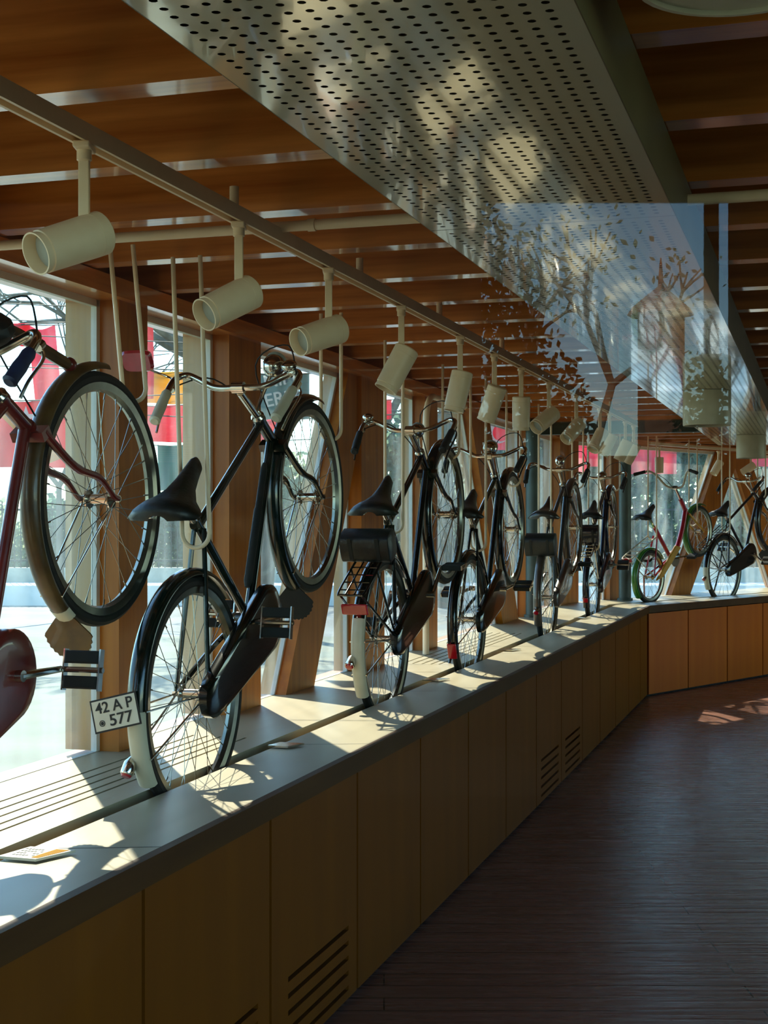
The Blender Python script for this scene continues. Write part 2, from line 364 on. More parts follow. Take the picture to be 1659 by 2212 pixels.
wallpost(fr2, D2, N2, tw(1800), tw(1850), tw(1800), tw(1850), BD - .05, BD + .035)
# windows: polygons (bottom a,b ; top a,b)
def window(F, n, b0, b1, t0, t1, q, X, N):
    w_ = .022; z0, z1 = BZ - .02, HEADZ
    mb = MB()
    def bar(p, r, d):     # p,r: (s,z) ends; thin bar of width d inward
        (s0_, za), (s1_, zb) = p, r
        dx, dz = s1_ - s0_, zb - za; L = sqrt(dx * dx + dz * dz); nx, nz = -dz / L * d, dx / L * d
        mb.hexa([F(s0_, q - .006, za), F(s1_, q - .006, zb), F(s1_, q + .014, zb), F(s0_, q + .014, za),
                 F(s0_ + nx, q - .006, za + nz), F(s1_ + nx, q - .006, zb + nz), F(s1_ + nx, q + .014, zb + nz), F(s0_ + nx, q + .014, za + nz)])
    bar((b0, z0), (b1, z0), w_); bar((b1, z0), (t1, z1), w_)
    if abs(t1 - t0) > .05: bar((t1, z1), (t0, z1), w_)
    bar((t0, z1), (b0, z0), w_)
    wo_ = mb.build('window_%d' % n, 'white2', smooth=False); struct(wo_)
    loop = [F(b0, q, z0), F(b1, q, z0), F(t1, q, z1)] + ([F(t0, q, z1)] if abs(t1 - t0) > .02 else [])
    g = MB().prism(loop, N * .006).build('glass', 'glass', smooth=False); g.parent = wo_
wins = [(s_post0, sw(222), s_post0, sw(222)), (sw(285), sw(465), sw(285), sw(465)), (sw(535), sw(600), sw(535), sw(737)),
        (sw(662), sw(757), sw(757) - .03, sw(757)), (sw(808), sw(897), sw(808), sw(897)), (sw(925), sw(1076), sw(925), sw(1003)),
        (sw(1110), sw(1122), sw(1046), sw(1122)), (sw(1136), sw(1196), sw(1136), sw(1196))]
for i, a in enumerate(wins): window(fr, i + 1, *a, Q_BACK + .015, D1, N1)
window(fr, 20, sN + .02, s_post0 - .2, sN + .02, s_post0 - .2, Q_BACK + .015, D1, N1)
wins2 = [(tw(1240), tw(1308), tw(1240), tw(1308)), (tw(1336), tw(1441), tw(1336), tw(1546)), (tw(1482), tw(1668), tw(1590) - .02, tw(1572) + .02),
         (tw(1710), tw(1800), tw(1612), tw(1800)), (tw(1850), E2 - .05, tw(1850), E2 - .05)]
for i, a in enumerate(wins2): window(fr2, 9 + i, *a, BD + .015, D2, N2)
# steel columns
def column(p, r, z0, name, label):
    o = MB().lathe([(0, r * 1.25), (.02, r * 1.25), (.021, r), (JZ - z0 - .001, r)], (0, 0, 0), ZV, 24).build(name, 'teal'); o.location = (p.x, p.y, z0 - .0)
    tag(o, label, 'column')
column(fr(s_at(1151, 2.12), 2.12, 0), .052, BZ + .001, 'steel_column', 'slim grey-green round steel column on the bench before the corner')
column(fr2(t_at(1350, .60), .60, 0), .058, BZ + .001, 'steel_column', 'thick grey-green round steel column standing on the bench at the corner')
# steel crossbeam
o = framed('crossbeam', MB().box((S_WC - 1.55, Q1 + .006, 2.235), (S_WC - 1.45, Q_BACK - .10, JZ - .001), fr), 'teal', fr(S_WC - 1.5, 0, 2.2), N1, D1, ZV, smooth=False)
tag(o, 'dark grey-green steel crossbeam under the far end of the wooden ceiling', 'beam')
# ================================================================== BENCH
sN2 = at_near(Q_FRONT) + .25
sC = CORNER.dot(D1); S_J = [(Y - Q_FRONT * sin(TH)) / cos(TH) for Y in (1.682, 2.41)]
def mitre(q):      # s on the long wing and t on the short wing where line q meets at the corner
    dq = q - Q_FRONT
    A = CORNER + N2 * dq; B = fr(0, q, 0)
    t = (q - A.dot(N1)) / D2.dot(N1); P = A + D2 * t
    return P.dot(D1), t
bt = empty('bench_top', fr(0, 0, 0) * 0)
tag(bt, 'pale laminate bench top with a long wheel groove running under the windows', 'bench top')
def plank(q0, q1, z0, z1, m, name, slots=None):
    mb = MB()
    (sa, ta), (sb, tb) = mitre(q0), mitre(q1)
    st = at_near(q1) + .05; st0 = at_near(q0) + .05
    mb.hexa([fr(st0, q0, z0), fr(sa, q0, z0), fr(sb, q1, z0), fr(st, q1, z0), fr(st0, q0, z1), fr(sa, q0, z1), fr(sb, q1, z1), fr(st, q1, z1)])
    d0, d1 = q0 - Q_FRONT, q1 - Q_FRONT
    mb.hexa([fr2(ta, d0, z0), fr2(E2, d0, z0), fr2(E2, d1, z0), fr2(tb, d1, z0), fr2(ta, d0, z1), fr2(E2, d0, z1), fr2(E2, d1, z1), fr2(tb, d1, z1)])
    return framed(name, mb, m, fr(0, q0, 0), N1 * -1, D1, ZV, bt, smooth=False)
plank(Q_FRONT + .004, Q_G0, BZ - .04, BZ, 'bench', 'front_plank')
# back plank with vent slots in the long wing
slotq = [1.889, 1.932, 1.981, 2.032, 2.085]
slotq = [q * .9553 * 1.0 for q in (1.978, 2.023, 2.074, 2.127, 2.183)]
SW_ = .010
def back_plank():
    mb = MB(); z0, z1 = BZ - .03, BZ
    def st(q): return at_near(q) + .05
    ranges = [(1.9, s_at(480, 1.98)), (s_at(905, 2.0), s_at(1092, 2.0))]
    qs = [Q_G1] + [v for q in slotq for v in (q - SW_ / 2, q + SW_ / 2)] + [Q_BACK + .02]
    bounds = [at_near(Q_G1) + .05, ranges[0][0], ranges[0][1], ranges[1][0], ranges[1][1]]
    for i in range(4):
        a, b = bounds[i], bounds[i + 1]
        if i in (1, 3):
            for j in range(0, len(qs), 2): mb.box((a, qs[j], z0), (b, qs[j + 1], z1), fr)
        else:
            mb.box((a, Q_G1, z0), (b, Q_BACK + .02, z1), fr)
    (sa, ta), (sb, tb) = mitre(Q_G1), mitre(Q_BACK + .02)
    mb.hexa([fr(bounds[4], Q_G1, z0), fr(sa, Q_G1, z0), fr(sb, Q_BACK + .02, z0), fr(bounds[4], Q_BACK + .02, z0), fr(bounds[4], Q_G1, z1), fr(sa, Q_G1, z1), fr(sb, Q_BACK + .02, z1), fr(bounds[4], Q_BACK + .02, z1)])
    d0, d1 = Q_G1 - Q_FRONT, BD + .02
    mb.hexa([fr2(ta, d0, z0), fr2(E2, d0, z0), fr2(E2, d1, z0), fr2(tb, d1, z0), fr2(ta, d0, z1), fr2(E2, d0, z1), fr2(E2, d1, z1), fr2(tb, d1, z1)])
    return framed('back_plank', mb, 'bench', fr(0, Q_G1, 0), N1 * -1, D1, ZV, bt, smooth=False)
back_plank()
plank(Q_FRONT - .022, Q_FRONT + .004, BZ - .062, BZ, 'edge', 'front_edge')
# groove lining: walls and floor of the slot
for (q0, q1, z0, z1) in ((Q_G0 - .012, Q_G0 - .0005, BZ - .19, BZ - .041), (Q_G1 + .0005, Q_G1 + .012, BZ - .19, BZ - .031), (Q_G0 - .01, Q_G1 + .01, BZ - .20, BZ - .19)):
    plank(q0, q1, z0, z1, 'edge', 'groove_lining')
plank(Q_G1 + .02, Q_BACK - .02, BZ - .20, BZ - .18, 'dark', 'vent_cavity')
# joints between top boards (thin dark lines)
for x, y in ((143, 1840), (669, 1612), (925, 1495), (1100, 1412)):
    Y = F_ * .75 / (y - HOR); a = pix(x, y, Y)
    q0 = Q_G0 - .003
    sA = a.dot(D1); jm = MB().add([fr(sA - .0012, q0, BZ + .0006), fr(sA + .30 * .35, Q_FRONT, BZ + .0006), fr(sA + .30 * .35 + .004, Q_FRONT, BZ + .0006), fr(sA + .003, q0, BZ + .0006)], [(0, 1, 2, 3)]); jm.build('joint_line', 'ink', bt, smooth=False)
# cabinets
PITCH = .7275 / cos(TH)
YJ = [3.137 + .7275 * k for k in range(-1, 13)] + [CORNER.y]
SJ = [(Y - Q_FRONT * sin(TH)) / cos(TH) for Y in YJ]
words = ['nearest', 'second', 'third', 'fourth', 'fifth', 'sixth', 'seventh', 'eighth', 'ninth', 'tenth', 'eleventh', 'twelfth', 'thirteenth', 'narrow last']
def cabinet(F, X, N, a, b, m, slots, label, qo=0., toe=.0):
    root = empty('cabinet', F((a + b) / 2, qo, 0)); tag(root, label, 'cabinet', 'wooden cabinets under the bench')
    ro = root.location
    def G(x, y, z): return F(x, y, z) - Vector(ro)
    g = .008
    mb = MB()
    # carcass: open box behind the door
    mb.box((a + .001, qo + .022, 0.001), (a + .018, qo + .27, .735), G).box((b - .018, qo + .022, .001), (b - .001, qo + .27, .735), G).box((a + .018, qo + .255, .001), (b - .018, qo + .27, .735), G).box((a + .018, qo + .022, .001), (b - .018, qo + .255, .02), G)
    mb.build('carcass', 'dark', root, smooth=False)
    d = MB(); z0, z1 = .018, .728; y0, y1 = qo, qo + .02
    x0, x1 = a + g, b - g
    if slots:
        sx0, sx1 = x0 + (x1 - x0) * .17, x1 - (x1 - x0) * .11
        if slots == 2: sx0, sx1 = x0 + (x1 - x0) * .55, x1 - (x1 - x0) * .06
        zs = [.052 + .048 * i for i in range(5)]; h = .015
        d.box((x0, y0, z0), (sx0, y1, z1), G).box((sx1, y0, z0), (x1, y1, z1), G)
        zz = [z0] + [v for z in zs for v in (z - h / 2, z + h / 2)] + [z1]
        for i in range(0, len(zz), 2): d.box((sx0, y0, zz[i]), (sx1, y1, zz[i + 1]), G)
    else: d.box((x0, y0, z0), (x1, y1, z1), G)
    framed2 = d.build('door', m, root, smooth=False)
for i in range(len(SJ) - 1):
    sl = {1: 1, 2: 1, 7: 1, 8: 1}.get(i, 0)
    lab = '%s brown cabinet from the near end of the long bench%s' % (words[min(i, 13)], ', vent slots below' if sl else ', plain door')
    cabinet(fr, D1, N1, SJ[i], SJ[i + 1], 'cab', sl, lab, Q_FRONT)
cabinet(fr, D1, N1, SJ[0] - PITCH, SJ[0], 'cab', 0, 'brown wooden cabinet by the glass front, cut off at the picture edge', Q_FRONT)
TJ = [0, .70, 1.42, 2.13, 2.85, 3.57]
for i in range(len(TJ) - 1):
    lab = ['orange-brown cabinet just past the bench corner', 'second orange-brown cabinet past the bench corner', 'third orange-brown cabinet past the bench corner, below the black bicycle',
           'fourth orange-brown cabinet past the corner with vent slots', 'fifth orange-brown cabinet past the bench corner'][i]
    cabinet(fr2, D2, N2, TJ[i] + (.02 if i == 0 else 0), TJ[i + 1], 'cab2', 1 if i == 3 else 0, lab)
# small label cards lying on the bench
def card(x, y, w_, m, label, sk=.0):
    Y = F_ * .75 / (y - HOR); p = pix(x, y, Y); p.z = BZ + .004
    o = empty('label_card', p, (0, 0, -TH)); tag(o, label, 'label card', 'label cards on the bench')
    h = w_ * .75
    L = [(-w_ / 2, -h / 2, 0), (w_ * .2, -h / 2, 0), (w_ / 2, h / 2, 0), (-w_ * .35, h / 2, 0)]
    MB().prism(L, (0, 0, .006)).build('card', m, o, smooth=False)
    if m == 'plate':
        MB().prism([(w_ * .08, -h * .42, .0062), (w_ * .2, -h * .42, .0062), (w_ * .42, h * .42, .0062), (w_ * .18, h * .42, .0062)], (0, 0, .0006)).build('yellow_print', 'yelcloth', o, smooth=False)
        q = MB()
        for i in range(7):
            for j in range(4):
                if random.random() < .75:
                    u, v = -w_ * .33 + i * w_ * .06, -h * .3 + j * h * .18
                    q.box((u, v, .0062), (u + w_ * .035, v + h * .07, .0068))
        q.build('dark_print', 'ink', o, smooth=False)
card(80, 1852, .135, 'plate', 'printed card with yellow and black pattern at the near end of the bench')
card(618, 1614, .10, 'chrome', 'shiny grey card on the bench beside the dark green bicycle')
card(942, 1471, .11, 'chrome', 'shiny grey card on the bench in front of the second black bicycle')
card(1100, 1406, .12, 'chrome', 'shiny grey card on the bench near the third bicycle, in shade')
card(1258, 1337, .12, 'chrome', 'small grey card on the bench near the column, farthest from camera')
# ================================================================== CEILING THINGS
HD = 1.55 + .645
Q0, Q1 = .304 * cos(TH), .863 * cos(TH)
dk = empty('ceiling_duct', fr(3, (Q0 + Q1) / 2, HD)); tag(dk, 'long glossy perforated white metal ceiling duct above the walkway', 'ceiling duct')
DB = Vector(dk.location)
def perforated(sa, sb, last=False):
    vs = []; fs = []; P_ = .0299; rows = 17; mq = (Q1 - Q0 - rows * .0290) / 2; pq = .0290; r = .0060; n = 10
    def ad(pts):
        i = len(vs); vs.extend(pts); return i
    def quad(a, b, c, d):
        i = ad([a, b, c, d]); fs.append((i, i + 1, i + 2, i + 3))
    g = lambda s_, q_: tuple(fr(s_, q_, HD) - DB)
    e = .012
    quad(g(sa, Q0), g(sb, Q0), g(sb, Q0 + mq), g(sa, Q0 + mq)); quad(g(sa, Q1 - mq), g(sb, Q1 - mq), g(sb, Q1), g(sa, Q1))
    nn = int((sb - sa - 2 * e) / P_); e = (sb - sa - nn * P_) / 2
    quad(g(sa, Q0 + mq), g(sa + e, Q0 + mq), g(sa + e, Q1 - mq), g(sa, Q1 - mq)); quad(g(sb - e, Q0 + mq), g(sb, Q0 + mq), g(sb, Q1 - mq), g(sb - e, Q1 - mq))
    sq = [(cos(2 * pi * k / 8), sin(2 * pi * k / 8)) for k in range(8)]
    for i in range(nn):
        for j in range(rows):
            cs, cq = sa + e + (i + .5) * P_, Q0 + mq + (j + .5) * pq
            hs, hq = P_ / 2, pq / 2
            outer = [(hs, 0), (hs, hq), (0, hq), (-hs, hq), (-hs, 0), (-hs, -hq), (0, -hq), (hs, -hq)]
            i0 = ad([g(cs + a, cq + b) for a, b in outer] + [g(cs + a * r, cq + b * r) for a, b in sq])
            for k in range(8): fs.append((i0 + k, i0 + (k + 1) % 8, i0 + 8 + (k + 1) % 8, i0 + 8 + k))
    mb = MB(); mb.v = vs; mb.f = fs
    o = mb.build('perforated_panel', 'panel', dk, smooth=False)
    return o
for sa, sb in ((.95, 3.02), (3.024, 5.38), (5.384, 7.74), (7.744, 10.1), (10.104, 12.4)): perforated(sa, sb)
mb = MB()
mb.box((.95, Q0 - .002, HD), (12.4, Q0, JZ - .003), lambda a, b, c: fr(a, b, c) - DB).box((.95, Q1, HD), (12.4, Q1 + .002, JZ - .003), lambda a, b, c: fr(a, b, c) - DB)
mb.box((.95, Q0, HD + .07), (12.4, Q1, HD + .075), lambda a, b, c: fr(a, b, c) - DB).box((.948, Q0, HD), (.95, Q1, JZ - .003), lambda a, b, c: fr(a, b, c) - DB).box((12.4, Q0, HD), (12.402, Q1, JZ - .003), lambda a, b, c: fr(a, b, c) - DB)
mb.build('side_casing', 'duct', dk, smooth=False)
def drum(p, r, h, label, grp='white drum lamps under the ceiling'):
    o = empty('drum_lamp', p); tag(o, label, 'ceiling lamp', grp)
    MB().lathe([(0, r * .985), (-h * .02, r), (-h * .97, r), (-h, r * .985), (-h, r * .93), (-h * .93, r * .93)], (0, 0, 0), ZV, 40).build('shade', 'drum', o)
    MB().lathe([(-h * .90, r * .9), (-h * .91, r * .9)], (0, 0, 0), ZV, 32).build('diffuser', 'white2', o)
def qline(x, y, Hh):
    Y = Hh * F_ / (HOR - y); return pix(x, y, Y)
drum(qline(1527, 845, .645) - ZV * .001, .118, .172, 'white drum lamp hanging under the perforated duct, nearer one')
drum(qline(1622, 940, .645) - ZV * .001, .108, .175, 'white drum lamp hanging under the perforated duct, farther one')
p = Vector((.452, 1.78, 0)); p.z = JZ
drum(p - ZV * .001, .135, .094, 'large dark grey-green drum lamp at the top right corner, cut by the frame')
# track rail and spotlights
QT = .70 / .512 * cos(TH); ZT = 1.55 + .70
tr_ = empty('lighting_track', fr(3, QT, ZT)); tag(tr_, 'long white lighting track under the ceiling of the window side', 'lighting track')
G = lambda a, b, c: fr(a, b, c) - Vector(tr_.location)
sT0, sT1 = 1.2, s_at(1376, QT)
MB().box((sT0, QT - .017, ZT + .012), (sT1, QT + .017, ZT + .034), G).box((sT0, QT - .017, ZT), (sT1, QT - .010, ZT + .012), G).box((sT0, QT + .010, ZT), (sT1, QT + .017, ZT + .012), G).build('rail', 'white', tr_, smooth=False)
for x in (507, 778, 950, 1085, 1262, 1320): 
    ss = s_at(x, QT) ; MB().lathe([(0, .011), (JZ - ZT - .034, .011)], G(ss, QT, ZT + .034), ZV, 12).build('hanger', 'white', tr_)
tr2 = empty('lighting_track', fr2(t_at(1404, .45), .45, ZT)); tag(tr2, 'short white lighting track over the bench past the corner', 'lighting track')
G2 = lambda a, b, c: fr2(a, b, c) - Vector(tr2.location)
MB().box((t_at(1402, .45), .433, ZT + .01), (t_at(1400, .45) + 3.6, .467, ZT + .035), G2).build('rail', 'white', tr2, smooth=False)
MB().lathe([(0, .01), (JZ - ZT - .035, .01)], G2(t_at(1420, .45), .45, ZT + .035), ZV, 10).build('hanger', 'white', tr2)
def spot(p, d, label, arm=.112, L=.155, r=.0415):
    """p: point under the rail, d: direction of the beam"""
    root = empty('track_spotlight', p); tag(root, label, 'spotlight', 'white cylinder spotlights on the track')
    MB().box((-.016, -.030, -.012), (.016, .030, 0)).build('adapter', 'white', root, smooth=False, bevel=.003)
    MB().lathe([(-.012, .014), (-.030, .014), (-.033, .009)], (0, 0, 0), ZV, 14).build('swivel', 'white', root)
    MB().box((-.010, -.007, -.03 - arm), (.010, .007, -.03)).build('arm', 'white', root, smooth=False, bevel=.002)
    d = Vector(d).normalized(); c = Vector((0, 0, -.03 - arm - r * .8)); back = c - d * L * .28
    MB().lathe([(0, r * .9), (.004, r), (L * .16, r), (L * .165, r * .985), (L * .17, r), (L * .90, r * .96), (L * .905, r * .90), (L * .98, r * .95), (L, r * .95), (L, r * .88), (L * .82, r * .80)], back, d, 32, cap=True).build('body', 'white', root)
    MB().lathe([(L * .83, r * .79), (L * .835, r * .79)], back, d, 24).build('lens', 'lens', root)
    return root
dirs = [(183, (-.61, -.62, -.36)), (517, (-.64, -.58, -.44)), (711, (-.70, -.6, -.32)), (868, (-.45, -.1, -.85)), (995, (-.22, .0, -.95)), (1069, (-.3, .25, -.9)), (1127, (0, .1, -1)), (1187, (-.62, -.5, -.5)),
        (1246, (-.55, -.45, -.6)), (1297, (-.45, -.4, -.75)), (1318, (-.4, .1, -.85)), (1352, (-.4, .1, -.85)), (1370, (-.4, .3, -.85))]
nm = ['first and largest white spotlight on the track, aimed at the left window', 'second white spotlight on the track, open end facing left', 'third white spotlight, above the dark green bicycle\'s front wheel',
      'fourth white spotlight, tilted down, left of the bicycle handlebar', 'fifth white spotlight, hanging steeply down', 'sixth white spotlight, tilted down towards the bench', 'seventh white spotlight, hanging straight down',
      'eighth white spotlight, open end facing the camera', 'ninth white spotlight on the track, facing left and down', 'tenth white spotlight on the track', 'eleventh white spotlight on the track, close beside the tenth',
      'twelfth white spotlight on the track, last but one', 'last white spotlight at the far end of the long track']
for (x, d), l in zip(dirs, nm): spot(fr(s_at(x, QT), QT, ZT), d, l)
for x, d, l in ((1424, (0, 0, -1), 'white spotlight hanging straight down over the red and green bicycle'), (1552, (-.5, -.2, -.8), 'white spotlight over the bench past the corner, tilted left'), (1622, (-.8, -.1, -.5), 'white spotlight beside the far drum lamp, nearly level')):
    spot(fr2(t_at(x, .45), .45, ZT), d, l, .08, .15)
# white pipe along the joists
pp = MB(); sP = 3.30
pp.tube([fr(sP, Q_BACK - .1, 2.288), fr(sP, -3.0, 2.288)], .0135, 14)
for q in (2.0, 1.2, -.6): pp.lathe([(0, .016), (.02, .016)], fr(sP, q, 2.288), N1, 14)
o = pp.build('ceiling_pipe', 'white'); tag(o, 'thin white pipe running across just under the wooden ceiling joists', 'pipe')
sa_ = s_at(921, 2.10); za_ = 2.255
path = [fr(sa_ + .9, 2.10, za_), fr(sa_ + .16, 2.10, za_)] + [fr(sa_ + .16 - .16 * sin(pi / 2 * i / 8), 2.10, za_ - .16 + .16 * cos(pi / 2 * i / 8)) for i in range(1, 9)] + [fr(sa_, 2.10, BZ + .0015)]
o = MB().tube(path, .018, 14).build('bent_pipe', 'white'); tag(o, 'bent cream pipe rising from the bench and curving under the window header', 'pipe')
# ================================================================== BICYCLES
def arc(c, r, a0, a1, n, y=0.):
    return [Vector((c[0] + r * cos(radians(a0 + (a1 - a0) * i / n)), y, c[1] + r * sin(radians(a0 + (a1 - a0) * i / n)))) for i in range(n + 1)]
WM = {}
def wheel_meshes(R, ns=36):
    if (R, ns) in WM: return WM[(R, ns)]
    t = MB().tube(arc((0, 0), R - .019, 0, 360 * 63 / 64, 63), .019, 10, closed=True)
    rim = MB(); N_ = 64; pr = [(R - .034, -.013), (R - .030, -.016), (R - .050, -.013), (R - .056, 0), (R - .050, .013), (R - .030, .016), (R - .034, .013), (R - .040, 0)]
    secs = []
    for i in range(N_ + 1):
        a = 2 * pi * i / N_; secs.append([Vector((cos(a) * r, y, sin(a) * r)) for r, y in pr])
    rim.loft(secs, True, False)
    hub = MB().lathe([(-.052, .006), (-.036, .006), (-.036, .026), (-.030, .026), (-.028, .014), (.028, .014), (.030, .026), (.036, .026), (.036, .006), (.052, .006)], (0, 0, 0), (0, 1, 0), 18)
    hub.lathe([(-.060, .010), (-.050, .010)], (0, 0, 0), (0, 1, 0), 6).lathe([(.050, .010), (.060, .010)], (0, 0, 0), (0, 1, 0), 6)
    sp = MB()
    for i in range(ns):
        side = 1 if i % 2 else -1; sg = 1 if (i // 2) % 2 else -1
        a = 2 * pi * i / ns; b = a + sg * radians(62)
        sp.tube([(cos(b) * .023, side * .033, sin(b) * .023), (cos(a) * (R - .054), side * .003, sin(a) * (R - .054))], .00115, 5)
        sp.tube([(cos(a) * (R - .072), side * .006, sin(a) * (R - .072)), (cos(a) * (R - .054), side * .003, sin(a) * (R - .054))], .0022, 5)
    WM[(R, ns)] = (t, rim, hub, sp, {})
    return WM[(R, ns)]
def wheel(root, name, c, R, rimm='alu', tyrem='rubber', steer=0, ns=36):
    t, rim, hub, sp, cache = wheel_meshes(R, ns)
    def mk(key, mb, m, nm_):
        kk = (key, m)
        if kk not in cache:
            o = mb.build(nm_, m); cache[kk] = o.data; return o
        o = bpy.data.objects.new(nm_, cache[kk]); COL.objects.link(o); return o
    r_ = mk('rim', rim, rimm, name); r_.location = (c[0], 0, c[1]); r_.parent = root
    for key, mb, m, n_ in (('t', t, tyrem, 'tyre'), ('h', hub, 'chrome', 'hub'), ('s', sp, 'spoke', 'spokes')):
        o = mk(key, mb, m, n_); o.parent = r_
    return r_
def fender(c, R, a0, a1, wd=.027, n=28, th=.0015):
    mb = MB(); secs = []
    m = 7
    for i in range(n + 1):
        a = radians(a0 + (a1 - a0) * i / n); ring = []
        for sgn in (1, -1):
            rng = range(m) if sgn == 1 else range(m - 1, -1, -1)
            for k in rng:
                u = -1 + 2 * k / (m - 1); y = wd * sin(u * pi / 2 * .98); r = R + .018 * cos(u * pi / 2) + (th if sgn == 1 else -th)
                ring.append(Vector((c[0] + r * cos(a), y, c[1] + r * sin(a))))
        secs.append(ring)
    return mb.loft(secs, True, True)
def sad(root, x, z, m='leather', sc=1.0, springs=True):
    mb = MB(); secs = []
    st = [(.155, .012, .020, .02), (.14, .020, .024, .028), (.10, .024, .022, .034), (.05, .032, .018, .040), (.0, .052, .014, .046), (-.04, .080, .016, .05), (-.08, .100, .026, .052), (-.11, .098, .030, .046), (-.128, .070, .024, .030), (-.134, .03, .012, .016)]
    for dx, hw, zt, sk_ in st:
        ring = []
        for u in range(9):
            v = -1 + u / 4; ring.append(Vector((x + dx * sc, v * hw * sc, z + (zt - (abs(v) ** 3) * sk_) * sc)))
        for u in range(8, -1, -1):
            v = -1 + u / 4; ring.append(Vector((x + dx * sc, v * hw * .93 * sc, z + (zt - (abs(v) ** 3) * sk_ - .007) * sc)))
        secs.append(ring)
    s_ = mb.loft(secs).build('saddle', m, root, ang=60)
    sp = MB()
    if springs:
        for y in (-.05, .05):
            pts = [Vector((x - .085 + .014 * cos(t_ * .9), y + .014 * sin(t_ * .9), z - .035 + .045 * t_ / 28)) for t_ in range(29)]
            sp.tube(pts, .0028, 6)
    for y in (-.02, .02): sp.tube(crv([(x + .13, y * .4, z + .002), (x + .08, y, z - .02), (x - .02, y, z - .03), (x - .085, y * 2.3, z - .035)], 5), .0035, 6)
    sp.lathe([(-.03, .012), (.03, .012)], (x - .02, 0, z - .032), (0, 1, 0), 10)
    sp.build('springs', 'chrome', s_)
    return s_
def place(root, s_r, q, zr, yaw, pitch, lean=0):
    root.location = fr(s_r, q, zr) if not isinstance(s_r, Vector) else s_r
    root.rotation_mode = 'XYZ'
    R = Matrix.Rotation(pi / 2 - yaw, 4, 'Z') @ Matrix.Rotation(-pitch, 4, 'Y') @ Matrix.Rotation(lean, 4, 'X')
    root.rotation_euler = R.to_euler()
def make_bike(label, o):
    root = empty('bicycle'); tag(root, label, 'bicycle', 'bicycles displayed in the window bench')
    R = o.get('R', .345); L = o.get('L', 1.15); fm = o['frame']; FM = o.get('fender', fm); k = o.get('k', 1.)
    bb = Vector((.46, 0, -.05)); sc_ = Vector((.29, 0, .40)); ht = Vector((.872, 0, .458)); hb = Vector((.940, 0, .335)); fh = Vector((L, 0, 0)); rh = Vector((0, 0, 0))
    if L != 1.15:
        for v in (ht, hb): v.x += L - 1.15
    fb = MB()
    fb.tube([bb, bb + (sc_ - bb) * 1.06], .0145, 14)
    fb.tube([hb, ht], .019, 14).lathe([(0, .022), (.014, .022)], ht - (ht - hb).normalized() * .01, ht - hb, 14).lathe([(0, .022), (.014, .022)], hb, ht - hb, 14)
    if o.get('step'):      # low loop frame
        fb.tube(crv([hb + Vector((-.01, 0, .02)), (.72, 0, .08), (.56, 0, -.02), bb], 6), .02, 14)
        fb.tube(crv([ht + Vector((-.0, 0, -.02)), (.68, 0, .18), (.50, 0, .10), bb + (sc_ - bb) * .42], 6), .014, 14)
    else:
        fb.tube([sc_, ht + (hb - ht) * .18], .0135, 14)
        fb.tube([bb, hb + (ht - hb) * .12], .0155, 14)
    for y in (-.045, .045):
        fb.tube(crv([(rh.x, y * 1.15, .0), (.10, y * 1.1, -.008), (.30, y * .9, -.03), (bb.x - .03, y * .6, bb.z)], 4), .009, 10)
        fb.tube([(rh.x, y * 1.15, .0), sc_ + Vector((.0, y * .35, -.01))], .0075, 10)
    fb.lathe([(-.036, .021), (.036, .021)], bb, (0, 1, 0), 16).lathe([(-.012, .018), (.012, .018)], sc_ + Vector((-.012, 0, .015)), (0, 1, 0), 10)
    fb.build('frame', fm, root)
    # fork
    fk = MB(); ax = (ht - hb).normalized()
    for y in (-.05, .05):
        fk.tube(crv([hb + Vector((.004, y * .7, -.010)), hb + Vector((.07, y * .95, -.15)), fh + Vector((-.055, y * 1.05, .10)), fh + Vector((-.018, y * 1.1, .02)), fh + Vector((0, y * 1.12, 0))], 6), [.0115] * 8 + [.010] * 6 + [.008] * 11, 10)
    fk.box((hb.x - .018, -.045, hb.z - .028), (hb.x + .022, .045, hb.z - .002))
    fk.build('fork', o.get('fork', fm), root)
    # stem, handlebar
    hx, hz = ht.x - .10, ht.z + .160
    if o.get('chopper'): hx, hz = ht.x - .06, ht.z + .16
    st = MB().tube([ht - ax * .01, Vector((hx + .005, 0, hz - .02))], .0125, 12)
    st.lathe([(0, .021), (.012, .023), (.02, .016)], ht, ax, 14).lathe([(-.02, .019), (.02, .019)], (hx, 0, hz), (0, 1, 0), 12)
    st.build('stem', 'chrome', root)
    barp = []
    if o.get('chopper'):
        half = [(hx, .0, hz), (hx, .05, hz + .004), (hx - .01, .13, hz + .08), (hx - .03, .19, hz + .17), (hx - .08, .22, hz + .19), (hx - .13, .27, hz + .175)]
        ge = (hx - .20, .33, hz + .14)
    else:
        sw_ = o.get('sweep', 1.)
        half = [(hx, 0, hz), (hx + .004, .08, hz), (hx + .03, .145, hz + .018), (hx + .035, .185, hz + .032), (hx - .0, .212, hz + .034), (hx - .08 * sw_, .212, hz + .022)]
        ge = (hx - .215 * sw_, .200, hz - .002)
    right = [Vector((a, -b, c)) for a, b, c in half]; left = [Vector(v) for v in half]
    bar = MB().tube(crv(right[::-1] + left[1:], 6), .0105, 12).build('handlebar', 'chrome', root)
    gm = o.get('grip', 'rubber')
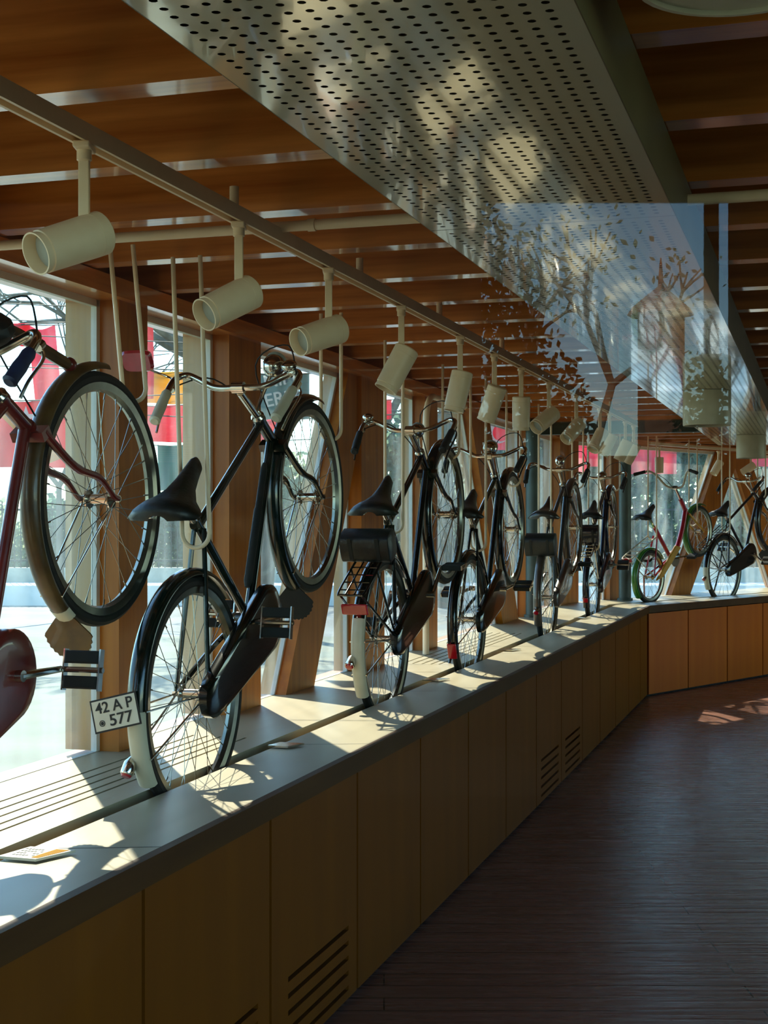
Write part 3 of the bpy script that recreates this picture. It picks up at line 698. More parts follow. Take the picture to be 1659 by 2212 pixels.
    for s_ in (1, -1):
        a = Vector((half[-1][0], half[-1][1] * s_, half[-1][2])); b = Vector((ge[0], ge[1] * s_, ge[2])); d = (b - a)
        MB().lathe([(-.01, .013), (0, .016), (.02, .0155), (d.length * .5, .0175), (d.length * .9, .0165), (d.length, .018), (d.length + .006, .012)], a, d, 14).build('grip', gm, bar)
        if o.get('levers', True):
            lv = MB().tube(crv([a + Vector((.05, 0, -.005)), a + Vector((.03, s_ * .012, -.028)), a + d * .5 + Vector((0, s_ * .01, -.035)), a + d * .95 + Vector((0, s_ * .008, -.045))], 5), .0042, 8)
            lv.lathe([(-.01, .011), (.012, .011)], a + Vector((.05, 0, -.005)), (1, 0, 0), 10)
            lv.build('brake_lever', 'black' if gm == 'rubber' else 'chrome', bar)
    if o.get('levers', True):
        cb = MB().tube(crv([Vector((half[-1][0] + .05, -half[-1][1], half[-1][2])), (hx + .11, -.15, hz + .09), (hx + .12, -.02, hz + .02), (hb.x + .03, -.01, hb.z + .02)], 6), .0025, 6)
        cb.tube(crv([Vector((half[-1][0] + .05, half[-1][1], half[-1][2])), (hx + .09, .12, hz - .01), (ht.x + .03, .03, ht.z - .02), ((ht.x + sc_.x) / 2, .016, (ht.z + sc_.z) / 2 - .02)], 6), .0025, 6)
        cb.build('brake_cable', 'rubber', root)
    # wheels and fenders
    wheel(root, 'front_wheel', (L, 0), R, o.get('rim', 'alu')); wheel(root, 'rear_wheel', (0, 0), R, o.get('rim', 'alu'))
    f0, f1 = o.get('ff', (42, 212))
    ff = fender((L, 0), R + .006, f0, f1).build('front_fender', FM, root)
    stay = MB()
    for y in (-.03, .03):
        stay.tube([(L, y * 1.6, 0), (L + (R + .01) * cos(radians(f1 - 14)), y, (R + .01) * sin(radians(f1 - 14)))], .0028, 6)
    stay.build('fender_stay', 'chrome', root)
    if o.get('flap', True):
        a = radians(f1); er = Vector((cos(a), 0, sin(a))); et = Vector((-sin(a), 0, cos(a))); pv = radians(31)
        dn = (Vector((-sin(pv), 0, -cos(pv))) * .85 + et * .45).normalized(); base = Vector((L, 0, 0)) + er * (R + .016)
        nrm = dn.cross(Vector((0, 1, 0))).normalized()
        loop = [base - Vector((0, .026, 0)), base + Vector((0, .026, 0))]
        for i in range(29):
            u = pi * i / 28; rr = 1.0 + (.06 if i % 2 else 0)
            loop.append(base + dn * (.045 + .072 * sin(u) * rr) + Vector((0, cos(u) * .066 * rr, 0)))
        MB().prism(loop, nrm * .004).build('mudflap', o.get('flapm', 'rubber'), root, smooth=False)
    r1 = o.get('rf', (15, 184)); wt = o.get('whitetip')
    if wt: fender((0, 0), R + .006, r1[0], wt).build('rear_fender', FM, root); fender((0, 0), R + .0065, wt, r1[1], .0275).build('fender_tip', 'cream', root, label='white painted fender tip')
    elif FM != 'melon': fender((0, 0), R + .006, *r1).build('rear_fender', FM, root)
    stay = MB()
    for y in (-.03, .03):
        for a in (150, 172): stay.tube([(0, y * 1.6, 0), ((R + .01) * cos(radians(a)), y, (R + .01) * sin(radians(a)))], .003, 6)
    stay.build('fender_stay', 'chrome', root)
    # chain case on the right side
    if o.get('case', True):
        c1, r1_, c2, r2_ = Vector((.455, 0, -.045)), .108, Vector((-.01, 0, 0)), .062
        d = (c1 - c2); an = atan2(d.z, d.x); loop = []
        for i in range(17):
            a = an - pi / 2 + pi * i / 16; loop.append(c1 + Vector((cos(a), 0, sin(a))) * r1_)
        for i in range(13):
            a = an + pi / 2 + pi * i / 12; loop.append(c2 + Vector((cos(a), 0, sin(a))) * r2_)
        off = Vector((0, -.042, 0)); n_ = len(loop); cen = sum(loop, Vector()) / n_
        mb = MB(); secs = []
        for y, f in ((-.048, .94), (-.054, 1.0), (-.078, 1.0), (-.086, .95), (-.088, .80)):
            secs.append([cen + (p - cen) * f + Vector((0, y, 0)) for p in loop])
        mb.loft(secs).build('chain_case', o.get('casem', fm), root, ang=50)
    else:
        ch = MB().lathe([(-.05, .02), (-.05, .085), (-.053, .085), (-.053, .02)], bb, (0, 1, 0), 30)
        for s_ in (1, -1): ch.tube([bb + Vector((0, -.052, s_ * .083)), Vector((0, -.052, s_ * .035))], .005, 6)
        ch.build('chainring', 'chrome', root)
    ca = radians(o.get('crank', 180)) ; cd = Vector((cos(ca), 0, sin(ca))) * .165
    for s_, dd in ((-1, cd), (1, -cd)):
        y = s_ * .095
        cr = MB().tube([bb + Vector((0, y, 0)), bb + dd + Vector((0, y * 1.12, 0))], [.011, .008], 10).lathe([(-.05 * 0, .014), (s_ * .03, .014)], bb + Vector((0, y - s_ * .02, 0)), (0, 1, 0), 12)
        cr = cr.build('crank', 'chrome', root)
        pc = bb + dd + Vector((0, s_ * .165, 0)); pm = MB()
        tl = radians(o.get('ptilt', -20)); e1 = Vector((cos(tl), 0, sin(tl))); e2 = Vector((-sin(tl), 0, cos(tl)))
        Fp = lambda a, b, c: pc + e1 * a + Vector((0, b, 0)) + e2 * c
        pm.box((.015, -.045, -.013), (.046, .045, .013), Fp).box((-.046, -.045, -.013), (-.015, .045, .013), Fp)
        pm.build('pedal', 'rubber', cr, smooth=False, bevel=.004)
        MB().box((-.05, -.050, -.010), (.05, -.046, .010), Fp).box((-.05, .046, -.010), (.05, .050, .010), Fp).tube([pc + Vector((0, -s_ * .07, 0)), pc + Vector((0, s_ * .055, 0))], .007, 8).build('pedal_cage', 'chrome', cr, smooth=False)
    # saddle
    sx, sz = o.get('saddle', (.21, .562))
    MB().tube([sc_, Vector((sx - .0, 0, sz - .03))], .0125, 12).build('seat_post', 'chrome', root)
    sad(root, sx, sz, o.get('saddlem', 'leather'), 1.08)
    # extras
    if o.get('rack'):
        rk = MB(); z_ = R + .045; x0, x1 = .20, -.30
        rk.tube(crv([(x0, .05, z_), (0, .055, z_), (x1 + .03, .055, z_), (x1, .035, z_), (x1, -.035, z_), (x1 + .03, -.055, z_), (0, -.055, z_), (x0, -.05, z_)], 4), .005, 8)
        for x_ in (-.26, -.20, -.14, -.08, -.02, .04, .10): rk.tube([(x_, -.055, z_), (x_, .055, z_)], .0032, 6)
        for y in (-.018, .018): rk.tube([(x0, y, z_ + .004), (x1, y, z_ + .004)], .0032, 6)
        for y in (-.055, .055): rk.tube([(-.10, y, z_), (0, y, .01)], .005, 8).tube([(-.29, y * .8, z_ - .01), (0, y, .01)], .0045, 8)
        rk.build('rear_rack', o['rack'], root)
    if o.get('reflector'):
        x_, z_, w2, h2, y_ = o['reflector']
        MB().box((x_ - .012, y_ - w2, z_ - h2), (x_, y_ + w2, z_ + h2)).build('rear_reflector', 'redlens', root, smooth=False, bevel=.006)
    if o.get('taillamp'):
        a, y_ = o['taillamp']; a = radians(a); er = Vector((cos(a), 0, sin(a))); b = er * (R + .02) + Vector((0, y_, 0)); ax_ = Vector((-1, 0, -.25)).normalized()
        MB().lathe([(-.02, .008), (0, .019), (.035, .021), (.038, .019)], b, ax_, 18).build('tail_lamp', 'chrome', root)
        MB().lathe([(.036, .0185), (.043, .014), (.045, .003)], b, ax_, 18).build('lamp_lens', 'redlens', root)
    if o.get('bag'):
        x_, z_, w2, r2 = o['bag']; secs = []
        for y in (-w2, -w2 * .97, w2 * .97, w2):
            f = .93 if abs(y) >= w2 else 1.0; ring = []
            for i in range(20):
                t_ = 2 * pi * i / 20; ct, st_ = cos(t_), sin(t_)
                ring.append(Vector((x_ + math.copysign(abs(ct) ** .55, ct) * r2 * f * .9, y, z_ + math.copysign(abs(st_) ** .55, st_) * r2 * f)))
            secs.append(ring)
        bg_ = MB().loft(secs).build('saddle_bag', o.get('bagm', 'leather'), root, ang=50)
        for y in (-w2 * .55, w2 * .55): MB().box((x_ - r2 * .93, y - .008, z_ - r2 * .6), (x_ - r2 * .90, y + .008, z_ + r2 * .95)).build('strap', 'rubber', bg_, smooth=False)
    if o.get('headlamp'):
        x_, y_, z_, r_ = o['headlamp']; c_ = Vector((hx + x_, y_, hz + z_))
        hl = MB().sphere(c_, r_, 18, (1.1, 1, 1)).build('headlamp', 'chrome', root)
        MB().lathe([(r_ * .55, r_ * .9), (r_ * .8, r_ * .95), (r_ * .86, r_ * .7)], c_, (1, 0, .05), 20).build('lamp_glass', 'lens', hl)
        MB().tube([c_, (ht.x, 0, ht.z + .03)], .006, 8).build('lamp_bracket', 'chrome', root)
    if o.get('bell'):
        y_ = o['bell']; c_ = Vector((hx + .035, y_, hz + .055)); MB().sphere(c_, .026, 16, (1, 1, .62)).lathe([(-.04, .006), (0, .006)], c_, ZV, 8).build('bell', 'chrome', bar)
    if o.get('pump'):
        a = bb + (hb - bb) * .16 + Vector((-.03, 0, .026)); b = bb + (hb - bb) * .86 + Vector((-.03, 0, .026)); d = b - a
        MB().lathe([(0, .008), (.02, .014), (d.length * .62, .014), (d.length * .63, .0115), (d.length - .02, .0115), (d.length, .007)], a, d, 14).build('tyre_pump', 'rubber', root)
    if o.get('lever_hood'):
        pass
    if o.get('kickstand'):
        MB().tube([(.02, .055, -.01), (-.20, .13, -R * .95)], .007, 8).tube([(-.20, .13, -R * .95), (-.23, .12, -R * .95 + .01)], .007, 8).build('kickstand', 'black', root)
    root['_hx'] = hx; root['_hz'] = hz
    return root, (hx, hz, ht, hb, L, R, half, bar)
QB = (Q_G0 + Q_G1) / 2
def s_of_hub(x): return s_at(x, QB)
# --- bicycle A : red, nearest
A, iA = make_bike('red bicycle with brown fenders and serrated mudflap, nearest the camera, cut by the left edge',
    dict(frame='redf', fender='brown', casem='redf', grip='blue', ff=(55, 206), levers=True, fork='redf', flapm='brown', crank=-33, ptilt=48, sweep=.6))
QA = 1.945 * cos(TH); sFA = (3.80 - QA * sin(TH)) / cos(TH)
place(A, fr(sFA - 1.15 * cos(radians(33)), QA, 1.608 - 1.15 * sin(radians(33))), 0, 0, TH, radians(33))
ex = MB().tube(crv([(iA[0] + .02, -.05, iA[1] + .05), (iA[0] + .11, -.03, iA[1] + .03), (iA[0] + .20, -.015, iA[1] - .03), (1.15 + .30 * cos(radians(70)) - .05, 0, .375)], 6), [.010] * 7 + [.014] * 6 + [.016] * 5 + [.012], 10).build('lamp_bracket', 'brown', A)
MB().sphere((1.15 + .30 * cos(radians(70)) - .05, 0, .378), .02, 12).build('fender_knob', 'redf', A)
MB().sphere((iA[0] + .0, -.07, iA[1] + .06), .058, 14, (1, 1.6, .8)).build('handlebar_bag', 'leather', A)
fender((1.15, 0), .3515, 200, 206.5, .028, 4).build('fender_band', 'cream', A, label='pale metal band at the fender end')
# --- bicycle B : dark green with number plate
B, iB = make_bike('dark green roadster bicycle with number plate 42AP 577 and white fender tip',
    dict(frame='green', grip='cream', whitetip=150, rf=(15, 186), crank=149, ptilt=50, headlamp=(.08, -.10, .035, .037), bell=-.17, pump=True, ff=(44, 212), taillamp=None, casem='black'))
sB = s_at(416, QB)
place(B, fr(sB, QB, 1.042), 0, 0, TH, radians(31))
ba = radians(149); pc = Vector((cos(ba), 0, sin(ba))) * .375
pl = empty('number_plate'); pl.parent = B; pl.location = pc + Vector((-.012, .045, .0))
pl.rotation_euler = (Matrix.Rotation(radians(31 + 4), 4, 'Y') @ Matrix.Rotation(radians(-5), 4, 'X') @ Matrix.Rotation(radians(-90), 4, 'Z') @ Matrix.Rotation(radians(90), 4, 'X') @ Matrix.Rotation(radians(9), 4, 'Z')).to_euler()
# plate local: x = right as read, y = up, z = towards the reader
MB().box((-.070, -.045, -.002), (.070, .045, 0)).build('plate_border', 'ink', pl, smooth=False)
MB().box((-.065, -.040, 0), (.065, .040, .0012)).build('plate_face', 'plate', pl, smooth=False)
def text(body, size, loc, parent, m='ink', name='lettering', ext=.0008, sx=1.0, mat_=None):
    cu = bpy.data.curves.new(name, 'FONT'); cu.body = body; cu.size = size; cu.extrude = ext; cu.align_x = 'CENTER'; cu.align_y = 'CENTER'; cu.offset = size * .012
    t_ = bpy.data.objects.new(name, cu); COL.objects.link(t_)
    dg = bpy.context.evaluated_depsgraph_get(); me = bpy.data.meshes.new_from_object(t_.evaluated_get(dg)); COL.objects.unlink(t_); bpy.data.objects.remove(t_)
    me.materials.clear(); me.materials.append(M[m]); o = bpy.data.objects.new(name, me); COL.objects.link(o); o.parent = parent; o.location = loc; o.scale = (sx, 1, 1); return o
text('42 A P', .041, (.0, .0185, .0016), pl, sx=1.0); text('577', .043, (.014, -.019, .0016), pl, sx=1.1)
MB().lathe([(0, .0085), (.001, .0085), (.001, .0066), (0, .0066)], (-.043, -.021, .0014), ZV, 20, False).lathe([(.0004, .005), (.0008, .004)], (-.043, -.021, .0014), ZV, 12).build('seal_mark', 'ink', pl)
MB().lathe([(-.02, .006), (0, .018), (.03, .0185), (.034, .016)], Vector((cos(radians(173)), 0, sin(radians(173)))) * .368 + Vector((0, .026, 0)), (-1, .1, -.5), 20).build('tail_lamp', 'chrome', B)
MB().lathe([(.032, .0165), (.040, .012)], Vector((cos(radians(173)), 0, sin(radians(173)))) * .368 + Vector((0, .026, 0)), (-1, .1, -.5), 20).build('lamp_lens', 'redlens', B)
# mirror; a flag's red reflection is put into its colour
mc = Vector((.80, .335, .715))
MB().tube(crv([(iB[6][4][0], .215, iB[6][4][2]), (.83, .27, .64), (.81, .33, .685), mc], 5), .0035, 8).build('mirror_stalk', 'chrome', B)
secs = []
for y_, f in ((0, .9), (-.012, 1.), (-.022, .85)):
    secs.append([mc + Vector((y_ * 1.0, 0, 0)) + Vector((0, math.copysign(abs(cos(t_)) ** .5, cos(t_)) * .056 * f, math.copysign(abs(sin(t_)) ** .5, sin(t_)) * .038 * f)) for t_ in [2 * pi * i / 20 for i in range(20)]])
MB().loft(secs[::-1]).build('mirror', 'redlens', B, label='red backed rear-view mirror')
# --- bicycle C : black with saddle bag and rack
C, iC = make_bike('black bicycle with dark saddle bag, rear rack, wide red reflector and white fender tip',
    dict(frame='black', step=False, whitetip=135, rf=(15, 188), rack='black', reflector=(-.27, .31, .055, .024, 0), bag=(-.01, .455, .105, .062), taillamp=(161, .022), headlamp=(.10, 0, -.05, .034), bell=.20, crank=20, L=1.15, ff=(48, 212), flap=False))
place(C, fr(s_at(830, QB), QB, 1.05), 0, 0, TH, radians(27.5))
# --- D
Dk, iD = make_bike('black bicycle with narrow upright red reflector, behind the one with the saddle bag',
    dict(frame='black', rf=(15, 180), reflector=(-.372, .02, .024, .042, 0), headlamp=(.06, 0, .02, .04), crank=-20, ptilt=0, kickstand=True, ff=(52, 205), flap=False))
place(Dk, fr(s_at(1014, QB), QB, 1.03), 0, 0, TH, radians(24))
# --- E
E, iE = make_bike('bronze grey bicycle with black saddle bag, fourth along the groove',
    dict(frame='grey', fender='bronze', casem='bronze', bag=(-.06, .42, .10, .07), headlamp=(.06, .0, .04, .034), crank=0, ff=(40, 205), flap=False, taillamp=(165, .0), saddlem='grey'))
place(E, fr(s_at(1183, QB), QB, 1.03), 0, 0, TH, radians(24))
# --- F
Fb, iF = make_bike('dark blue bicycle with saddle bag, standing last before the bench corner',
    dict(frame='navy', fender='navy', bag=(-.04, .46, .085, .075), bagm='navy', rack='chrome', reflector=(-.372, .05, .02, .02, 0), headlamp=(.08, 0, -.02, .036), crank=-24, ptilt=24, ff=(40, 205)))
place(Fb, fr(s_at(1281, QB), QB, 1.03), 0, 0, TH, radians(24))
# --- G : small folding bike, red frame, green striped fenders
def melon():
    m = mat('striped green enamel', '1c6a24', '6fa24a', .3, scale=1, coat=.5); t = m.node_tree
    wv = t.nodes.new('ShaderNodeTexWave'); wv.bands_direction = 'Y'; wv.inputs['Scale'].default_value = 22; wv.inputs['Distortion'].default_value = .6
    ra = [n for n in t.nodes if n.type == 'VALTORGB'][0]; tc = [n for n in t.nodes if n.type == 'TEX_COORD'][0]
    ra.color_ramp.elements[0].color = rgb('12521c'); ra.color_ramp.elements[1].color = rgb('4f9a34')
    t.links.new(tc.outputs['Object'], wv.inputs['Vector']); t.links.new(wv.outputs['Fac'], ra.inputs[0]); return m
M['melon'] = melon()
def make_folder(label):
    root = empty('bicycle'); tag(root, label, 'bicycle', 'bicycles displayed in the window bench')
    R, L = .25, .98; bb = Vector((.40, 0, .0))
    ht, hb = Vector((.80, 0, .42)), Vector((.845, 0, .25))
    MB().tube(crv([hb + Vector((-.0, 0, .05)), (.72, 0, .16), (.56, 0, .04), (.42, 0, .02)], 6), .024, 14).tube([bb, (.27, 0, .38)], .019, 14).tube([hb, ht], .021, 14).tube([(0, .05, 0), (.25, .02, .30)], .008, 8).tube([(0, -.05, 0), (.25, -.02, .30)], .008, 8).tube([(0, .05, 0), bb], .010, 8).tube([(0, -.05, 0), bb], .010, 8).build('frame', 'crimson', root)
    fk = MB()
    for y in (-.05, .05): fk.tube(crv([hb + Vector((0, y * .6, 0)), hb + Vector((.04, y, -.10)), (L - .02, y * 1.1, .04), (L, y * 1.1, 0)], 5), .010, 8)
    fk.build('fork', 'yellow', root)
    hx, hz = .76, .56
    MB().tube([ht, (hx, 0, hz)], .012, 10).lathe([(-.02, .018), (.02, .018)], (hx, 0, hz), (0, 1, 0), 10).build('stem', 'chrome', root)
    half = [(hx, 0, hz), (hx, .05, hz + .0), (hx - .005, .10, hz + .035), (hx - .02, .16, hz + .14), (hx - .04, .21, hz + .19), (hx - .07, .25, hz + .195)]
    r_ = [Vector((a, -b, c)) for a, b, c in half]
    bar = MB().tube(crv(r_[::-1] + [Vector(v) for v in half[1:]], 6), .0105, 10).build('handlebar', 'cream', root)
    for s_ in (1, -1): MB().lathe([(0, .016), (.05, .0155), (.11, .017), (.115, .012)], (hx - .06, .24 * s_, hz + .197), (-.5, .95 * s_, -.05), 12).build('grip', 'rubber', bar)
    MB().tube(crv([(hx - .02, .16, hz + .16), (hx + .05, .08, hz + .02), (hb.x + .02, .01, hb.z + .02)], 5), .0025, 6).build('brake_cable', 'rubber', root)
    wheel(root, 'front_wheel', (L, 0), R, ns=28); wheel(root, 'rear_wheel', (0, 0), R, ns=28)
    fender((L, 0), R + .006, 45, 212, .032).build('front_fender', 'melon', root); fender((0, 0), R + .006, 10, 200, .032).build('rear_fender', 'melon', root)
    MB().hexa([Vector(p) for p in ((-.02, -.085, -.03), (.10, -.085, -.05), (.10, -.06, -.05), (-.02, -.06, -.03), (.42, -.085, .12), (.50, -.085, .06), (.50, -.06, .06), (.42, -.06, .12))]).build('chain_guard', 'yellow', root, smooth=False, bevel=.008)
    MB().lathe([(-.05, .02), (-.05, .085), (-.053, .085), (-.053, .02)], bb, (0, 1, 0), 26).build('chainring', 'chrome', root)
    for s_, a in ((-1, -20), (1, 160)):
        d = Vector((cos(radians(a)), 0, sin(radians(a)))) * .16; y = s_ * .09
        cr = MB().tube([bb + Vector((0, y, 0)), bb + d + Vector((0, y, 0))], .009, 8).build('crank', 'chrome', root)
        pc_ = bb + d + Vector((0, s_ * .145, 0)); MB().box((-.04, -.045, -.013), (.04, .045, .013), lambda a_, b_, c_: pc_ + Vector((a_, b_, c_))).build('pedal', 'rubber', cr, smooth=False, bevel=.004)
    MB().tube([(.27, 0, .36), (.22, 0, .52)], .012, 10).build('seat_post', 'chrome', root)
    sad(root, .19, .56)
    rk = MB(); z_ = R + .07
    rk.tube(crv([(.20, .05, z_), (-.24, .055, z_), (-.27, 0, z_), (-.24, -.055, z_), (.20, -.05, z_)], 4), .006, 8)
    for x_ in (-.2, -.12, -.04, .04, .12): rk.tube([(x_, -.055, z_), (x_, .055, z_)], .004, 6)
    for y in (-.055, .055): rk.tube([(-.22, y, z_), (0, y, 0)], .005, 6)
    rk.build('rear_rack', 'cream', root)
    MB().box((-.285, -.05, z_ - .035), (-.268, .05, z_ + .005)).build('rear_reflector', 'redlens', root, smooth=False, bevel=.006)
    MB().tube([(.0, .06, 0), (-.02, .10, -.22)], .008, 8).build('kickstand', 'orange', root)
    return root
Gb = make_folder('small folding bicycle with crimson frame, green striped fenders and yellow chain guard')
Q2 = QB - Q_FRONT
place(Gb, fr2(t_at(1403, Q2), Q2, BZ + .02 + .21), 0, 0, TH2, radians(25))
Hb, iH = make_bike('black bicycle with rear rack and white fender tip at the right edge of the picture',
    dict(frame='black', rack='black', whitetip=150, rf=(15, 186), taillamp=(165, 0), kickstand=True, crank=-50, ptilt=25, headlamp=(.08, 0, .03, .03), ff=(44, 212)))
place(Hb, fr2(t_at(1563, Q2), Q2, 1.06), 0, 0, TH2, radians(25))
# ================================================================== HOOKS
def hook(F, s_, q, z, label, X, N, w_=.042, lean=(0, 0)):
    top = JZ - .001
    pts = [F(s_ + lean[0], q + w_ + lean[1], top), F(s_, q + w_, z + .05)]
    u = [F(s_, q + w_ * cos(a), z + .042 - w_ * sin(a)) for a in [pi * i / 12 for i in range(1, 12)]]
    path = [F(s_ + lean[0], q + w_ + lean[1], top)] + [F(s_, q + w_, z + .042)] + u + [F(s_, q - w_, z + .042), F(s_ + lean[0], q - w_ + lean[1], top)]
    b = Vector(path[0]); b.z = top
    o = MB().tube(path, .0068, 10).build('bicycle_hook', 'white', base=F(s_, q, top))
    tag(o, label, 'hook', 'white U-shaped hooks hanging from the ceiling')
def hk(x, y, q, label, w_=.042, lean=(0, 0)):
    s_ = s_at(x, q); Y = fr(s_, q, 0).y; z = 1.55 + (HOR - y) / F_ * Y; hook(fr, s_, q, z, label, D1, N1, w_, lean)
hk(291, 872, QA, 'white U-shaped rod holding the red bicycle\'s front wheel', .036, (-.02, .03))
hk(424, 1182, QB, 'white U-shaped rod under the saddle of the dark green bicycle', .044, (.0, .03))
hk(716, 952, QB, 'white U-shaped rod under the front rim of the dark green bicycle', .040)
hk(852, 1152, QB, 'white U-shaped rod under the saddle of the black bicycle with saddle bag', .04, (0, .0))
hk(975, 990, QB, 'white U-shaped rod under the front rim of the black bicycle with saddle bag', .042)
hk(1034, 1190, QB, 'white U-shaped rod under the saddle of the bicycle with upright red reflector', .042)
hk(1110, 1050, QB, 'white U-shaped rod under the front rim of the bicycle with upright red reflector', .042)
hk(1178, 1185, QB, 'white U-shaped rod under the saddle of the bronze grey bicycle', .042)
hk(1249, 1055, QB, 'white U-shaped rod under the front rim of the bronze grey bicycle', .042)
hk(1283, 1190, QB, 'white U-shaped rod under the saddle of the dark blue bicycle', .042)
hk(1330, 1060, QB, 'white U-shaped rod under the front rim of the dark blue bicycle', .042)
for x, y, l in ((1409, 1165, 'white U-shaped rod under the saddle of the small folding bicycle'), (1497, 1135, 'white U-shaped rod under the front wheel of the small folding bicycle'),
                (1568, 1150, 'white U-shaped rod under the saddle of the black bicycle at the right edge'), (1645, 1075, 'white U-shaped rod under the front wheel at the right edge')):
    t_ = t_at(x, Q2); Y = fr2(t_, Q2, 0).y; hook(fr2, t_, Q2, 1.55 + (HOR - y) / F_ * Y, l, D2, N2, .045)
# ================================================================== OUTSIDE
g = MB().add([(-60, -40, -.02), (60, -40, -.02), (60, 19, -.02), (-60, 19, -.02)], [(0, 1, 2, 3)]).build('ground', 'ground', smooth=False); g['kind'] = 'structure'
g = MB().add([(-60, 19, -.03), (60, 19, -.03), (60, 26, -.03), (-60, 26, -.03)], [(0, 1, 2, 3)]).build('road', 'road', smooth=False); g['kind'] = 'structure'
g = MB().add([(-80, 27.5, -.05), (80, 27.5, -.05), (90, 90, 2.2), (-90, 90, 2.2)], [(0, 1, 2, 3)]).build('grass_bank', 'bank', smooth=False); g['kind'] = 'structure'
o = MB().box((-40, 26, -.03), (40, 27.4, .34)).build('kerb_wall', 'snow', smooth=False); tag(o, 'low pale stone kerb wall across the road outside', 'wall')
o = MB().box((-40, 27.4, -.03), (40, 27.8, .62)).build('retaining_wall', 'concrete', smooth=False); tag(o, 'grey retaining wall behind the pale kerb outside the windows', 'wall')
fe = empty('iron_fence', (0, 27.6, .62)); tag(fe, 'dark iron park fence on the wall across the road', 'fence')
r_ = MB(); r_.box((-16, -.02, .12), (16, .02, .16)).box((-16, -.02, 1.12), (16, .02, 1.16)); r_.build('rail', 'iron', fe, smooth=False)
b_ = MB()
for i in range(-130, 131): b_.box((i * .123 - .010, -.01, 0), (i * .123 + .010, .01, 1.3))
b_.build('bars', 'iron', fe, smooth=False)
def tree(name, x, y, h, r, seed, label, leafm=None, nleaf=0, depth=5, z0=0., cat='tree', crown=None):
    rnd = random.Random(seed); root = empty(name, (x, y, z0)); tag(root, label, cat, 'trees outside the windows')
    mb = MB(); tips = []
    def grow(p, d, L, rad, lv):
        q = p + d * L * .5 + Vector((rnd.uniform(-1, 1), rnd.uniform(-1, 1), 0)) * L * .05; e = p + d * L
        mb.tube([p, q, e], [rad, rad * .85, rad * .68], 7 if lv > 2 else 4, cap=False)
        if lv == 0: tips.append(e); return
        n = 3 if lv > 1 else 3
        for i in range(n):
            ang = rnd.uniform(.35, .85); az = rnd.uniform(0, 2 * pi); ax = d.orthogonal().normalized(); ax = Matrix.Rotation(az, 3, d) @ ax
            nd = (Matrix.Rotation(ang, 3, ax) @ d); nd.z += .12; nd.normalize()
            grow(e, nd, L * rnd.uniform(.62, .82), rad * .62, lv - 1)
    grow(Vector((0, 0, -.1)), Vector((rnd.uniform(-.06, .06), rnd.uniform(-.06, .06), 1)).normalized(), h * .32, r, depth)
    mb.build('branches', 'bark', root)
    if leafm:
        lf = MB()
        for i in range(nleaf):
            t = rnd.choice(tips); c = t + Vector((rnd.gauss(0, .35), rnd.gauss(0, .35), rnd.gauss(0, .3))) * (h * .12)
            a = Vector((rnd.gauss(0, 1), rnd.gauss(0, 1), rnd.gauss(0, 1))).normalized(); b = a.orthogonal().normalized() ; s2 = rnd.uniform(.05, .12) * h * .1
            lf.add([c - a * s2, c + b * s2 * .5, c + a * s2, c - b * s2 * .5], [(0, 1, 2, 3)])
        o_ = lf.build('foliage', leafm, root, smooth=False); o_['kind'] = 'stuff'
def bush(name, x, y, z0, rx, ry, rz, m, n, seed, label, cat='bush', grp=None):
    rnd = random.Random(seed); mb = MB()
    for i in range(n):
        v = Vector((rnd.gauss(0, 1), rnd.gauss(0, 1), rnd.gauss(0, 1))).normalized() * rnd.uniform(.55, 1.0) ** .4 * rnd.uniform(.8, 1.08)
        c = Vector((v.x * rx, v.y * ry, abs(v.z) * rz)); a = Vector((rnd.gauss(0, 1), rnd.gauss(0, 1), rnd.gauss(0, 1))).normalized(); b = a.orthogonal().normalized(); s2 = rnd.uniform(.5, 1) * min(.06 * (rx + rz) * .5, .05 if name == 'dark_shrub' else 1)
        mb.add([c - a * s2, c + b * s2 * .6, c + a * s2, c - b * s2 * .6], [(0, 1, 2, 3)])
    o = mb.build(name, m, smooth=False); o.location = (x, y, z0); tag(o, label, cat, grp); return o
tree('bare_tree', -5.6, 24.5, 7, .07, 3, 'bare tree with thin branches seen through the leftmost window', depth=4)
tree('bare_tree', -1.9, 21.0, 8, .22, 11, 'bare tree with a thick pale trunk outside the second window', depth=6)
tree('bare_tree', -.4, 33, 9, .2, 5, 'bare tree with dense twigs beyond the leaning post', depth=6, z0=.2)
tree('bare_tree', 1.2, 25.5, 9, .25, 8, 'bare tree outside the middle windows', depth=6)
tree('leafy_tree', 5.8, 36, 10, .25, 21, 'leafy tree beyond the far windows, left of the diagonal posts', 'leaf', 5000, 5, z0=.3)
tree('leafy_tree', 9.2, 34, 9, .25, 22, 'olive leafy tree beyond the windows at the right edge', 'leaf2', 5000, 5, z0=.3)
for i, (x, y, rx, rz, m, l) in enumerate(((-11, 33, 3, 2.2, 'leaf2', 'olive bush behind the iron fence, far left'), (-6.5, 34, 2.6, 2.2, 'leaf', 'dark bush behind the iron fence outside the first window'), (-2.8, 35, 2.4, 3.0, 'leaf2', 'olive bush behind the fence outside the second window'),
        (.6, 36, 2.4, 4.0, 'leaf', 'dark bush behind the fence seen past the leaning post'), (4.2, 38, 2.6, 4.6, 'leaf', 'dark bush beyond the middle windows'), (8, 39, 3, 4.8, 'leaf', 'large dark bush beyond the far corner windows'), (12, 38, 3, 4.6, 'leaf2', 'large olive bush beyond the right edge'))):
    bush('bush', x, y, .3, rx, 1.2, rz, m, 5000, 50 + i, l, 'bush', 'bushes behind the fence')
